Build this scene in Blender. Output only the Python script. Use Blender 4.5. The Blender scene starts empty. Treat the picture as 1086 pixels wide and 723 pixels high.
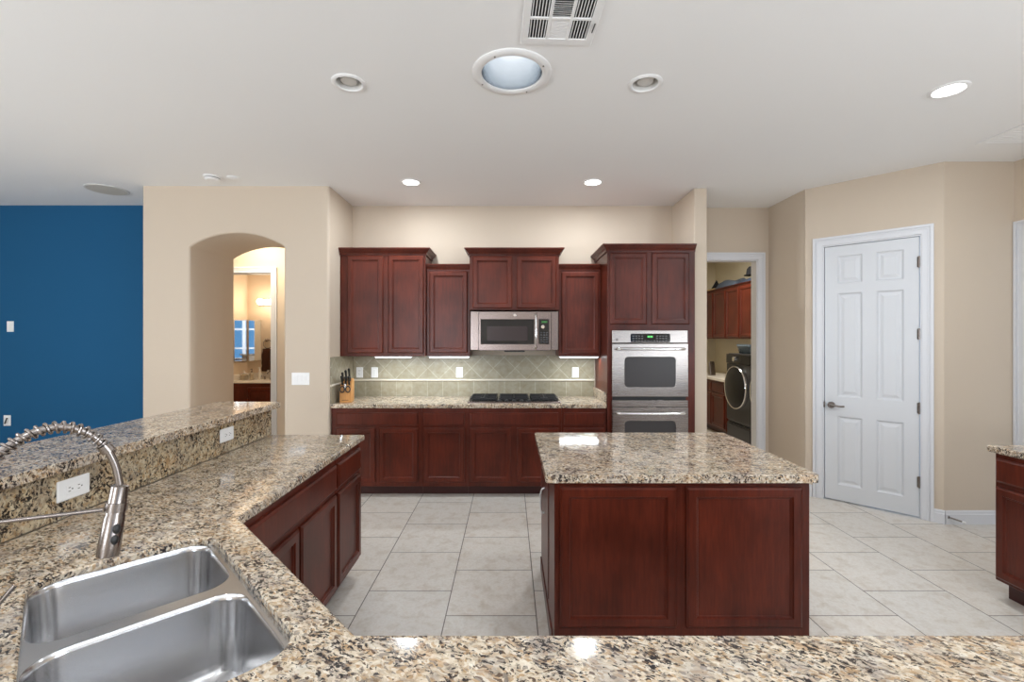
import bpy, bmesh, math, random
from mathutils import Vector, Matrix
from mathutils.geometry import tessellate_polygon
random.seed(4)
PI = math.pi
C = bpy.context.scene.collection
S2 = math.sqrt(2)

# ------------------------------------------------------------------ camera, world, light, exposure
sc = bpy.context.scene
sc.view_settings.view_transform = 'Standard'
sc.view_settings.look = 'None'
sc.view_settings.gamma = 1.0
sc.view_settings.use_curve_mapping = False
sc.view_settings.exposure = 0.1
sc.cycles.max_bounces = 8
sc.cycles.diffuse_bounces = 5
sc.cycles.glossy_bounces = 4
sc.cycles.sample_clamp_indirect = 6.0
sc.cycles.caustics_reflective = False
sc.cycles.caustics_refractive = False
try:
    sc.cycles.use_denoising = True
except Exception:
    pass

cam_d = bpy.data.cameras.new('camera')
cam_d.sensor_width = 36.0
cam_d.lens = 486.0 / 1086.0 * 36.0
cam_d.shift_x = 2.5 / 1086.0
cam_d.shift_y = -2.5 / 1086.0
cam_d.clip_start = 0.02
cam = bpy.data.objects.new('camera', cam_d)
cam.location = (0, 0, 1.555)
cam.rotation_euler = (PI / 2, 0, 0)
C.objects.link(cam)
sc.camera = cam

world = bpy.data.worlds.new('world')
sc.world = world
world.use_nodes = True
wn = world.node_tree
wn.nodes['Background'].inputs[0].default_value = (0.16, 0.42, 0.80, 1)     # blue evening sky behind the invented glass doors
wn.nodes['Background'].inputs[1].default_value = 0.75


def area_light(name, loc, rot, sx, sy, power, col, spread=180, disk=False):
    l = bpy.data.lights.new(name, 'AREA')
    l.shape = 'DISK' if disk else 'RECTANGLE'
    l.size = sx
    if not disk:
        l.size_y = sy
    l.energy = power
    l.color = col
    l.spread = math.radians(spread)
    o = bpy.data.objects.new(name, l)
    o.location = loc
    o.rotation_euler = rot
    C.objects.link(o)
    return o


DAY = (0.86, 0.93, 1.0)
# added fill tilted up at the ceiling, in unseen windows: rear (rear wall of the great room, y = -4.5), left and right
WINS = [(-2.1, 0.8)]       # rear windows: centre x, half width
for x, hw_ in WINS:
    area_light('window_daylight', (x, -4.44, 1.45), (math.radians(-142), 0, PI), 2 * hw_, 2.1, 170, DAY)
area_light('window_daylight', (-6.93, -1.2, 1.45), (0, math.radians(-145), 0), 2.1, 2.6, 240, DAY)
area_light('window_daylight', (4.18, -1.6, 1.45), (0, math.radians(145), 0), 2.1, 2.6, 190, DAY)  # unseen right-hand window light, added to brighten that side
WARM = (1.0, 0.86, 0.68)
CAN = (0.88, 0.95, 1.0)


# ------------------------------------------------------------------ materials
def srgb(r, g, b):
    f = lambda c: (c / 12.92 if c <= 0.04045 else ((c + 0.055) / 1.055) ** 2.4)
    return (f(r / 255), f(g / 255), f(b / 255), 1.0)


def mat(name, col=(0.8, 0.8, 0.8, 1), rough=0.5, metal=0.0, spec=0.5, emit=None, estr=0.0, trans=0.0, coat=0.0):
    m = bpy.data.materials.new(name)
    m.use_nodes = True
    b = m.node_tree.nodes['Principled BSDF']
    b.inputs['Base Color'].default_value = col
    b.inputs['Roughness'].default_value = rough
    b.inputs['Metallic'].default_value = metal
    b.inputs['Specular IOR Level'].default_value = spec
    b.inputs['Transmission Weight'].default_value = trans
    b.inputs['Coat Weight'].default_value = coat
    if emit:
        b.inputs['Emission Color'].default_value = emit
        b.inputs['Emission Strength'].default_value = estr
    return m


def nodes(m):
    t = m.node_tree
    return t, t.nodes, t.links, t.nodes['Principled BSDF']


def N(t, typ, **kw):
    n = t.nodes.new(typ)
    for k, v in kw.items():
        if k.startswith('i_'):
            n.inputs[k[2:].replace('_', ' ')].default_value = v
        else:
            setattr(n, k, v)
    return n


def coords(t, scale=(1, 1, 1), rot=(0, 0, 0), loc=(0, 0, 0), src='Object'):
    tc = N(t, 'ShaderNodeTexCoord')
    mp = N(t, 'ShaderNodeMapping')
    mp.inputs['Scale'].default_value = scale
    mp.inputs['Rotation'].default_value = rot
    mp.inputs['Location'].default_value = loc
    t.links.new(tc.outputs[src], mp.inputs['Vector'])
    return mp.outputs['Vector']


def noise(t, vec, scale, detail=3, rough=0.5, dist=0.0):
    n = N(t, 'ShaderNodeTexNoise')
    n.inputs['Scale'].default_value = scale
    n.inputs['Detail'].default_value = detail
    n.inputs['Roughness'].default_value = rough
    n.inputs['Distortion'].default_value = dist
    t.links.new(vec, n.inputs['Vector'])
    return n.outputs['Fac']


def ramp(t, fac, stops, interp='LINEAR'):
    r = N(t, 'ShaderNodeValToRGB')
    r.color_ramp.interpolation = interp
    els = r.color_ramp.elements
    while len(els) < len(stops):
        els.new(0.5)
    for e, (p, c) in zip(els, stops):
        e.position = p
        e.color = c if len(c) == 4 else (*c, 1)
    t.links.new(fac, r.inputs['Fac'])
    return r.outputs['Color']


def mix(t, fac, a, b, mode='MIX'):
    n = N(t, 'ShaderNodeMix', data_type='RGBA', blend_type=mode)
    for sock, v in ((n.inputs[0], fac), (n.inputs[6], a), (n.inputs[7], b)):
        if hasattr(v, 'links'):
            t.links.new(v, sock)
        else:
            sock.default_value = v
    return n.outputs[2]


def bump(t, b, height, strength=0.2, dist=0.01):
    n = N(t, 'ShaderNodeBump')
    n.inputs['Strength'].default_value = strength
    n.inputs['Distance'].default_value = dist
    t.links.new(height, n.inputs['Height'])
    t.links.new(n.outputs['Normal'], b.inputs['Normal'])


def wall_paint(name, col, rough=0.7, bstr=0.18):
    m = mat(name, col, rough)
    t, ns, lk, b = nodes(m)
    v = coords(t)
    f = noise(t, v, 90, 3, 0.55)
    bump(t, b, f, bstr, 0.004)
    return m


def wood(name, dark, light, rough=0.32, coat=0.0, spec=0.32):
    m = mat(name, dark, rough, coat=coat, spec=spec)
    t, ns, lk, b = nodes(m)
    v = coords(t, (9, 9, 0.9))
    g = noise(t, v, 7, 5, 0.6, 0.4)
    v2 = coords(t, (1, 1, 0.6))
    bl = noise(t, v2, 4.5, 3, 0.5)
    c1 = ramp(t, g, [(0.15, dark), (0.95, light)])
    c2 = mix(t, 1.0, c1, ramp(t, bl, [(0.34, (0.62, 0.58, 0.55, 1)), (0.52, (0.9, 0.9, 0.9, 1)), (0.70, (1.15, 1.12, 1.1, 1))]), 'MULTIPLY')
    lk.new(c2, b.inputs['Base Color'])
    b.inputs['Coat Roughness'].default_value = 0.22
    return m


def granite(name, gold=0.0, scale=1.0, rough=0.09):
    """cream and pale grey crystals, tan flecks, clustered charcoal grains with a flow direction"""
    m = mat(name, rough=rough)
    t, ns, lk, b = nodes(m)
    v0 = coords(t, (scale, scale, scale), (0, 0, math.radians(28)))
    wn_ = N(t, 'ShaderNodeTexNoise')
    wn_.inputs['Scale'].default_value = 22
    wn_.inputs['Detail'].default_value = 3
    lk.new(v0, wn_.inputs['Vector'])
    warp = N(t, 'ShaderNodeMix', data_type='RGBA', blend_type='LINEAR_LIGHT')
    warp.inputs[0].default_value = 0.016
    lk.new(v0, warp.inputs[6])
    lk.new(wn_.outputs['Color'], warp.inputs[7])
    mp = N(t, 'ShaderNodeMapping')
    mp.inputs['Scale'].default_value = (1.0, 1.75, 1.3)
    lk.new(warp.outputs[2], mp.inputs['Vector'])
    v = mp.outputs['Vector']
    vv = N(t, 'ShaderNodeTexVoronoi')
    vv.inputs['Scale'].default_value = 95
    lk.new(v, vv.inputs['Vector'])
    sep = N(t, 'ShaderNodeSeparateColor')
    lk.new(vv.outputs['Color'], sep.inputs[0])
    c = ramp(t, sep.outputs[0], [(0.0, srgb(232, 224, 212)), (0.22, srgb(214, 200, 182)), (0.40, srgb(240, 235, 226)),
                                 (0.58, srgb(204, 180, 152)), (0.70, srgb(228, 220, 208)), (0.84, srgb(170, 163, 158)), (0.94, srgb(116, 100, 90))], 'CONSTANT')
    fl = noise(t, v, 30, 6, 0.7, 0.4)
    c = mix(t, 0.85, c, ramp(t, fl, [(0.32, srgb(128, 114, 102)), (0.50, srgb(222, 209, 190)), (0.66, srgb(246, 242, 234))]), 'MULTIPLY')
    n4 = noise(t, v0, 17, 4, 0.65, 0.3)
    c = mix(t, ramp(t, n4, [(0.54, (0, 0, 0, 1)), (0.68, (0.5, 0.5, 0.5, 1))]), c, srgb(192, 156, 118))
    n5 = noise(t, v0, 11, 4, 0.6, 0.3)
    c = mix(t, ramp(t, n5, [(0.50, (0, 0, 0, 1)), (0.64, (0.42, 0.42, 0.42, 1))]), c, srgb(156, 150, 147))
    # charcoal grains, gathered in loose clusters
    g1 = noise(t, v, 78, 5, 0.68, 0.35)
    g2 = noise(t, v0, 13, 3, 0.6)
    ad = N(t, 'ShaderNodeMath', operation='MULTIPLY_ADD')
    ad.inputs[1].default_value = 0.42
    lk.new(g2, ad.inputs[0])
    lk.new(g1, ad.inputs[2])
    blk = ramp(t, ad.outputs[0], [(0.752, (0, 0, 0, 1)), (0.80, (1, 1, 1, 1))])
    c = mix(t, blk, c, srgb(46, 41, 42))
    if gold:
        c = mix(t, gold, c, srgb(208, 198, 158), 'MULTIPLY')
    lk.new(c, b.inputs['Base Color'])
    return m


def steel(name, col=(0.62, 0.60, 0.58, 1), rough=0.28, stretch=(1, 1, 120), aniso=0.0):
    m = mat(name, col, rough, 1.0)
    t, ns, lk, b = nodes(m)
    v = coords(t, stretch)
    f = noise(t, v, 5, 3, 0.6)
    r = N(t, 'ShaderNodeMapRange')
    r.inputs['To Min'].default_value = rough * 0.93
    r.inputs['To Max'].default_value = rough * 1.08
    lk.new(f, r.inputs['Value'])
    lk.new(r.outputs[0], b.inputs['Roughness'])
    if aniso:
        tg = N(t, 'ShaderNodeTangent', direction_type='RADIAL', axis='Z')
        lk.new(tg.outputs[0], b.inputs['Tangent'])
        b.inputs['Anisotropic'].default_value = aniso
    return m


def floor_tile():
    m = mat('floor_tile', rough=0.32)
    t, ns, lk, b = nodes(m)
    tc = N(t, 'ShaderNodeTexCoord')
    sp = N(t, 'ShaderNodeSeparateXYZ')
    lk.new(tc.outputs['Object'], sp.inputs[0])
    au = N(t, 'ShaderNodeMath', operation='ADD')
    au.inputs[1].default_value = -3.081 + 0.508 * 40
    av = N(t, 'ShaderNodeMath', operation='ADD')
    av.inputs[1].default_value = -0.1493 + 0.508 * 40
    lk.new(sp.outputs[1], au.inputs[0])
    lk.new(sp.outputs[0], av.inputs[0])
    cb = N(t, 'ShaderNodeCombineXYZ')
    lk.new(au.outputs[0], cb.inputs[0])
    lk.new(av.outputs[0], cb.inputs[1])
    br = N(t, 'ShaderNodeTexBrick')
    br.offset = 0.5
    br.offset_frequency = 2
    br.inputs['Scale'].default_value = 1.0
    br.inputs['Mortar Size'].default_value = 0.0032
    br.inputs['Mortar Smooth'].default_value = 0.1
    br.inputs['Brick Width'].default_value = 0.508
    br.inputs['Row Height'].default_value = 0.508
    br.inputs['Color1'].default_value = srgb(216, 212, 206)
    br.inputs['Color2'].default_value = srgb(223, 217, 209)
    br.inputs['Mortar'].default_value = srgb(105, 97, 90)
    lk.new(cb.outputs[0], br.inputs['Vector'])
    v = coords(t, (1, 1, 1))
    n = noise(t, v, 11, 6, 0.65, 0.3)
    tint = ramp(t, n, [(0.3, srgb(228, 219, 208)), (0.55, (1, 1, 1, 1)), (0.75, srgb(240, 230, 220))])
    c = mix(t, 0.8, br.outputs['Color'], tint, 'MULTIPLY')
    n2 = noise(t, v, 60, 4, 0.7)
    c = mix(t, 0.35, c, ramp(t, n2, [(0.35, srgb(224, 217, 209)), (0.6, (1, 1, 1, 1))]), 'MULTIPLY')
    lk.new(c, b.inputs['Base Color'])
    inv = N(t, 'ShaderNodeMath', operation='SUBTRACT')
    inv.inputs[0].default_value = 1.0
    lk.new(br.outputs['Fac'], inv.inputs[1])
    bump(t, b, inv.outputs[0], 0.35, 0.003)
    return m


def splash_tile(name, diag, size=0.1722, axis='X'):
    """square travertine wall tile; diag: laid on the point"""
    m = mat(name, rough=0.3)
    t, ns, lk, b = nodes(m)
    tc = N(t, 'ShaderNodeTexCoord')
    sp = N(t, 'ShaderNodeSeparateXYZ')
    lk.new(tc.outputs['Object'], sp.inputs[0])
    cb = N(t, 'ShaderNodeCombineXYZ')
    lk.new(sp.outputs[0 if axis == 'X' else 1], cb.inputs[0])
    lk.new(sp.outputs[2], cb.inputs[1])
    mp = N(t, 'ShaderNodeMapping')
    if diag:
        mp.inputs['Rotation'].default_value = (0, 0, PI / 4)
    lk.new(cb.outputs[0], mp.inputs['Vector'])
    off = N(t, 'ShaderNodeVectorMath', operation='ADD')
    off.inputs[1].default_value = (size * 40 + 2.0283, size * 40 + 0.2952, 0) if diag else (size * 40 + 1.607, size * 40 - 0.912, 0)
    lk.new(mp.outputs[0], off.inputs[0])
    br = N(t, 'ShaderNodeTexBrick')
    br.offset = 0.0
    br.inputs['Scale'].default_value = 1.0
    br.inputs['Mortar Size'].default_value = 0.0022
    br.inputs['Brick Width'].default_value = size
    br.inputs['Row Height'].default_value = size
    br.inputs['Color1'].default_value = srgb(156, 150, 131)
    br.inputs['Color2'].default_value = srgb(171, 164, 145)
    br.inputs['Mortar'].default_value = srgb(198, 193, 178)
    lk.new(off.outputs[0], br.inputs['Vector'])
    v = coords(t)
    n = noise(t, v, 16, 5, 0.65, 0.4)
    c = mix(t, 0.8, br.outputs['Color'], ramp(t, n, [(0.3, srgb(212, 204, 184)), (0.65, (1, 1, 1, 1))]), 'MULTIPLY')
    lk.new(c, b.inputs['Base Color'])
    inv = N(t, 'ShaderNodeMath', operation='SUBTRACT')
    inv.inputs[0].default_value = 1.0
    lk.new(br.outputs['Fac'], inv.inputs[1])
    bump(t, b, inv.outputs[0], 0.25, 0.002)
    return m


def fabric(name, col, sc_=200):
    m = mat(name, col, 0.9, spec=0.2)
    t, ns, lk, b = nodes(m)
    v = coords(t)
    bump(t, b, noise(t, v, sc_, 2), 0.4, 0.003)
    return m


M = {}
M['wall'] = wall_paint('beige_wall_paint', srgb(202, 187, 169))
M['blue'] = wall_paint('blue_wall_paint', srgb(30, 88, 130), 0.8)
M['blue'].node_tree.nodes['Principled BSDF'].inputs['Specular IOR Level'].default_value = 0.2
M['ceil'] = wall_paint('white_ceiling_paint', srgb(242, 242, 242), 0.85, 0.1)
M['bath'] = wall_paint('bathroom_paint', srgb(226, 208, 184))
M['laundry'] = wall_paint('laundry_paint', srgb(206, 196, 172))
M['trimw'] = mat('white_trim_paint', srgb(216, 217, 221), 0.4)
M['doorw'] = mat('white_door_paint', srgb(210, 212, 216), 0.42)
M['doorb'] = mat('blue_door_paint', srgb(70, 140, 205), 0.42)  # blue daylight glimpsed in the mirror, put into the door colour
M['floor'] = floor_tile()
M['wood'] = wood('cherry_wood', srgb(70, 25, 15), srgb(111, 47, 30))
M['wooddk'] = mat('toe_kick_wood', srgb(60, 22, 18), 0.45)
M['gran'] = granite('beige_granite')
M['gransp'] = granite('gold_granite', 0.5, 0.8)
M['steel'] = steel('brushed_stainless', (0.37, 0.335, 0.31, 1), 0.27, (1, 1, 120), 0.7)
M['steelh'] = steel('brushed_stainless_wide', (0.23, 0.185, 0.17, 1), 0.26, (1, 1, 120), 0.5)
M['sink'] = steel('sink_steel', (0.60, 0.60, 0.61, 1), 0.2, (2, 90, 90))
M['nickel'] = mat('brushed_nickel', (0.30, 0.265, 0.245, 1), 0.27, 1.0)
M['chrome'] = mat('chrome', (0.8, 0.8, 0.8, 1), 0.12, 1.0)
M['satin'] = mat('satin_chrome', (0.9, 0.9, 0.9, 1), 0.38, 0.6)
M['blackgl'] = mat('black_glass', (0.012, 0.012, 0.014, 1), 0.08)
M['ovengl'] = mat('oven_window_glass', (0.055, 0.05, 0.05, 1), 0.3, spec=0.3)
M['black'] = mat('black_plastic', (0.012, 0.012, 0.012, 1), 0.4)
M['iron'] = mat('cast_iron', (0.014, 0.014, 0.016, 1), 0.5)
M['white'] = mat('white_plastic', srgb(240, 240, 240), 0.35)
M['slot'] = mat('dark_slot', (0.05, 0.045, 0.04, 1), 0.6)
M['tile_d'] = splash_tile('travertine_on_point', True)
M['tile_s'] = splash_tile('travertine_square', False)
M['tile_dy'] = splash_tile('travertine_on_point_side', True, axis='Y')
M['tile_sy'] = splash_tile('travertine_square_side', False, axis='Y')
M['rail'] = mat('cream_rail_tile', srgb(222, 214, 198), 0.3)
M['knifew'] = wood('light_block_wood', srgb(190, 132, 76), srgb(218, 166, 104), 0.45, 0.0)
M['lens'] = mat('lamp_lens', (1, 1, 1, 1), 0.4, emit=(1, 0.98, 0.95, 1), estr=14)
M['strip'] = mat('strip_lens', (1, 1, 1, 1), 0.4, emit=(0.9, 0.96, 1, 1), estr=9)
M['bulb'] = mat('globe_bulb', (1, 1, 1, 1), 0.4, emit=(1, 0.90, 0.76, 1), estr=3.5)
M['skyd'] = mat('skylight_dome', (1, 1, 1, 1), 0.4, emit=(0.97, 0.99, 1, 1), estr=1.25)
M['tube'] = mat('mirror_tube', (0.72, 0.75, 0.78, 1), 0.22, 1.0)
M['green'] = mat('green_display', (0, 0.05, 0, 1), 0.3, emit=(0.15, 0.9, 0.2, 1), estr=1.2)
M['mirror'] = mat('mirror_glass', (0.92, 0.93, 0.93, 1), 0.02, 1.0)
M['lensoff'] = mat('unlit_lamp_lens', srgb(214, 212, 208), 0.35)
M['graphite'] = mat('graphite_enamel', (0.045, 0.045, 0.05, 1), 0.28, 0.5)
M['graphdk'] = mat('dark_door_glass', (0.012, 0.012, 0.013, 1), 0.3, spec=0.25)
M['counterw'] = mat('white_solid_surface', srgb(236, 230, 220), 0.25)
M['towel'] = fabric('brown_towel', srgb(78, 50, 38))
M['hat'] = fabric('black_felt', (0.012, 0.012, 0.014, 1))
M['bag'] = fabric('grey_blue_fabric', srgb(78, 86, 98), 40)
M['bagdk'] = fabric('dark_blue_fabric', srgb(42, 49, 62), 40)
M['tan'] = mat('tan_board', srgb(196, 164, 112), 0.6)
M['clearb'] = mat('clear_blue_plastic', srgb(150, 172, 190), 0.15, trans=0.5)
M['soap'] = mat('clear_soap_bottle', srgb(226, 214, 190), 0.12, trans=0.5)
M['gapgrey'] = mat('vent_interior', (0.10, 0.095, 0.09, 1), 0.8)
M['glass'] = mat('window_glass', (1, 1, 1, 1), 0.0, trans=1.0)


# ------------------------------------------------------------------ mesh helpers
ORIGIN = {}


def new():
    return bmesh.new()


def box(bm, x0, x1, y0, y1, z0, z1):
    x0, x1 = min(x0, x1), max(x0, x1)
    y0, y1 = min(y0, y1), max(y0, y1)
    z0, z1 = min(z0, z1), max(z0, z1)
    v = [bm.verts.new(p) for p in ((x0, y0, z0), (x1, y0, z0), (x1, y1, z0), (x0, y1, z0),
                                   (x0, y0, z1), (x1, y0, z1), (x1, y1, z1), (x0, y1, z1))]
    for f in ((3, 2, 1, 0), (4, 5, 6, 7), (0, 1, 5, 4), (1, 2, 6, 5), (2, 3, 7, 6), (3, 0, 4, 7)):
        bm.faces.new([v[i] for i in f])
    return bm


def prism(bm, loops, fn, w0, w1):
    """polygon loops (outer, holes...) in (u, v), extruded w0..w1; fn(u, v, w) -> xyz"""
    tris = tessellate_polygon([[Vector((u, v, 0)) for u, v in lp] for lp in loops])
    pts = [p for lp in loops for p in lp]
    a = [bm.verts.new(fn(u, v, w0)) for u, v in pts]
    b = [bm.verts.new(fn(u, v, w1)) for u, v in pts]
    for t in tris:
        try:
            bm.faces.new([a[i] for i in t])
            bm.faces.new([b[i] for i in reversed(t)])
        except ValueError:
            pass
    k = 0
    for lp in loops:
        n = len(lp)
        for i in range(n):
            j = (i + 1) % n
            try:
                bm.faces.new((a[k + i], a[k + j], b[k + j], b[k + i]))
            except ValueError:
                pass
        k += n
    bmesh.ops.dissolve_limit(bm, angle_limit=0.002, verts=bm.verts[:], edges=bm.edges[:])
    bmesh.ops.recalc_face_normals(bm, faces=bm.faces[:])
    return bm


XY = lambda u, v, w: (u, v, w)
XZ = lambda u, v, w: (u, w, v)
YZ = lambda u, v, w: (w, u, v)


def rect(u0, v0, u1, v1):
    return [(u0, v0), (u1, v0), (u1, v1), (u0, v1)]


def rrect(u0, v0, u1, v1, r, seg=6):
    out = []
    for cx, cy, a0 in ((u1 - r, v1 - r, 0), (u0 + r, v1 - r, PI / 2), (u0 + r, v0 + r, PI), (u1 - r, v0 + r, 1.5 * PI)):
        for i in range(seg + 1):
            a = a0 + PI / 2 * i / seg
            out.append((cx + r * math.cos(a), cy + r * math.sin(a)))
    return out


def circle(cx, cy, r, n=32, ry=None):
    return [(cx + r * math.cos(2 * PI * i / n), cy + (ry or r) * math.sin(2 * PI * i / n)) for i in range(n)]


def rings(bm, loops, cap0=True, cap1=True, closed=False):
    """skin consecutive vertex loops of equal length"""
    L = [[bm.verts.new(p) for p in lp] for lp in loops]
    n = len(L[0])
    m = len(L)
    for k in range(m if closed else m - 1):
        A, B = L[k], L[(k + 1) % m]
        for i in range(n):
            j = (i + 1) % n
            try:
                bm.faces.new((A[i], A[j], B[j], B[i]))
            except ValueError:
                pass
    if not closed:
        if cap0:
            bm.faces.new(list(reversed(L[0])))
        if cap1:
            bm.faces.new(L[-1])
    return bm


def lathe(bm, prof, c=(0, 0, 0), n=28, axis='Z', cap0=True, cap1=True):
    """prof: (radius, height)"""
    lps = []
    for r, h in prof:
        lp = []
        for i in range(n):
            a = 2 * PI * i / n
            p, q = max(r, 1e-5) * math.cos(a), max(r, 1e-5) * math.sin(a)
            if axis == 'Z':
                lp.append((c[0] + p, c[1] + q, c[2] + h))
            elif axis == 'Y':
                lp.append((c[0] + p, c[1] + h, c[2] + q))
            else:
                lp.append((c[0] + h, c[1] + p, c[2] + q))
        lps.append(lp)
    rings(bm, lps, cap0, cap1)
    bmesh.ops.recalc_face_normals(bm, faces=bm.faces[:])
    return bm


def catmull(pts, sub=8):
    P = [Vector(p) for p in pts]
    P = [P[0] * 2 - P[1]] + P + [P[-1] * 2 - P[-2]]
    out = []
    for i in range(1, len(P) - 2):
        for k in range(sub):
            t = k / sub
            a, b, c, d = P[i - 1], P[i], P[i + 1], P[i + 2]
            out.append(0.5 * ((2 * b) + (c - a) * t + (2 * a - 5 * b + 4 * c - d) * t * t + (3 * b - a - 3 * c + d) * t ** 3))
    out.append(P[-2])
    return out


def frames(path):
    """parallel transport frames"""
    P = [Vector(p) for p in path]
    T = []
    for i in range(len(P)):
        a = P[max(0, i - 1)]
        b = P[min(len(P) - 1, i + 1)]
        T.append((b - a).normalized())
    up = Vector((0, 0, 1)) if abs(T[0].z) < 0.9 else Vector((1, 0, 0))
    n = T[0].cross(up).normalized()
    out = []
    for i in range(len(P)):
        n = (n - T[i] * n.dot(T[i])).normalized()
        out.append((P[i], T[i], n, T[i].cross(n)))
    return out


def tube(bm, path, r, n=10):
    fr = frames(path)
    rr = r if isinstance(r, (list, tuple)) else [r] * len(fr)
    lps = []
    for (p, t, a, b), q in zip(fr, rr):
        lps.append([p + a * q * math.cos(2 * PI * i / n) + b * q * math.sin(2 * PI * i / n) for i in range(n)])
    rings(bm, lps)
    bmesh.ops.recalc_face_normals(bm, faces=bm.faces[:])
    return bm


def obj(name, bm, m, parent=None, bevel=0.0, seg=2, smooth=False, world_coords=False):
    if parent is not None and world_coords:
        o = ORIGIN[parent.name]
        bmesh.ops.translate(bm, vec=-Vector(o), verts=bm.verts[:])
    if smooth:
        for f in bm.faces:
            f.smooth = True
        for e in bm.edges:
            if len(e.link_faces) == 2 and e.calc_face_angle(0) > math.radians(38):
                e.smooth = False
    me = bpy.data.meshes.new(name)
    bm.to_mesh(me)
    bm.free()
    me.materials.append(m)
    ob = bpy.data.objects.new(name, me)
    C.objects.link(ob)
    if bevel:
        md = ob.modifiers.new('bevel', 'BEVEL')
        md.width = bevel
        md.segments = seg
        md.limit_method = 'ANGLE'
        md.angle_limit = math.radians(40)
    if parent is not None:
        ob.parent = parent
    return ob


def tag(o, label, cat, group=None):
    o['label'] = label
    o['category'] = cat
    if group:
        o['group'] = group
    return o


def thing(name, label, cat, loc=(0, 0, 0), rotz=0.0, group=None):
    o = bpy.data.objects.new(name, None)
    o.empty_display_size = 0.05
    C.objects.link(o)
    o.location = loc
    o.rotation_euler = (0, 0, rotz)
    ORIGIN[o.name] = loc
    return tag(o, label, cat, group)


def struct(name, bm, m, parent=None, **kw):
    o = obj(name, bm, m, parent, **kw)
    if parent is None:
        o['kind'] = 'structure'
    return o


def sroot(name, loc, rotz=0.0):
    o = bpy.data.objects.new(name, None)
    C.objects.link(o)
    o.location = loc
    o.rotation_euler = (0, 0, rotz)
    ORIGIN[o.name] = loc
    o['kind'] = 'structure'
    return o


def copy_tree(o, label=None, loc=None, rotz=None, parent=None):
    c = o.copy()
    C.objects.link(c)
    if parent is not None:
        c.parent = parent
    if label:
        c['label'] = label
    if loc is not None:
        c.location = loc
    if rotz is not None:
        c.rotation_euler = (0, 0, rotz)
    for ch in list(o.children):
        copy_tree(ch, parent=c)
    return c


# ------------------------------------------------------------------ room shell
H = 3.04
YB = 5.129           # kitchen back wall
XR = 4.24            # right wall

struct('floor', box(new(), -7.1, 4.5, -4.6, 9.1, -0.1, 0.0), M['floor'])

CANS_ON = [(-0.936, 4.35), (0.79, 4.35), (2.62, 2.734)]
FILL_REAR = [(-0.93, -0.7), (0.79, -0.7), (2.62, 0.3), (-4.6, 1.2), (-4.6, -1.5)]  # invented lamps behind the camera, added as fill
CANS_OFF = [(-0.934, 2.663), (0.79, 2.67)]
SUNT = (0.012, 2.564)
VENT = (0.238, 2.12)
VANG = math.radians(2.2)


def rot2(u, v, a, cx, cy):
    return (cx + u * math.cos(a) - v * math.sin(a), cy + u * math.sin(a) + v * math.cos(a))


holes = [circle(x, y, 0.078, 28) for x, y in CANS_ON + CANS_OFF]
holes.append(circle(SUNT[0], SUNT[1], 0.176, 40))
holes.append([rot2(u, v, VANG, *VENT) for u, v in rect(-0.15, -0.155, 0.15, 0.155)])
CEIL = struct('ceiling', prism(new(), [rect(-7.1, -4.6, 4.5, 9.1)] + holes, XY, H, H + 0.02), M['ceil'])

def added_lamp_disc(x, y, r):  # disc added as the fixture of a lamp out of view
    b = new()
    lathe(b, [(r + 0.02, H - 0.0005), (r + 0.02, H - 0.005), (r, H - 0.008), (0.0, H - 0.008)], (x, y, 0), 28)
    obj('flush_lamp', b, M['lens'], CEIL)


# arch wall: a thick block with the arched passage through it
arc = []
AX0, AX1, AZ, ATOP = -3.118, -2.199, 2.452, 2.585
cxm = (AX0 + AX1) / 2
hw = (AX1 - AX0) / 2
sag = ATOP - AZ
R_ = (hw * hw + sag * sag) / (2 * sag)
a0 = math.asin(hw / R_)
for i in range(21):
    a = -a0 + 2 * a0 * i / 20
    arc.append((cxm + R_ * math.sin(a), ATOP - R_ + R_ * math.cos(a)))
ops = [(AX0, 0.0), (AX0, 0.8), (AX0, 1.6), (AX0, AZ)] + arc[1:-1] + [(AX1, AZ), (AX1, 1.6), (AX1, 0.8), (AX1, 0.0)]
bm = new()
onr = []
for i in range(len(ops)):           # outward normals of the opening outline
    p, q = ops[max(0, i - 1)], ops[min(len(ops) - 1, i + 1)]
    dx, dz = q[0] - p[0], q[1] - p[1]
    ln = math.hypot(dx, dz)
    onr.append((-dz / ln, dx / ln))
rr = 0.022
prof = [(rr * (1 - math.sin(PI / 2 * k / 5)), rr * (1 - math.cos(PI / 2 * k / 5))) for k in range(6)]   # (outward, in)
lay = [[bm.verts.new((x + nx * o, 4.463 + d, max(z + nz * o, 0.0))) for (x, z), (nx, nz) in zip(ops, onr)] for o, d in prof]
lay += [[bm.verts.new((x + nx * o, 5.19 - d, max(z + nz * o, 0.0))) for (x, z), (nx, nz) in zip(ops, onr)] for o, d in reversed(prof)]
for A, B in zip(lay[:-1], lay[1:]):
    for i in range(len(A) - 1):
        bm.faces.new((A[i], A[i + 1], B[i + 1], B[i]))
for f in bm.faces:
    f.smooth = True
XA, XB = -3.581, -1.76
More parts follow.
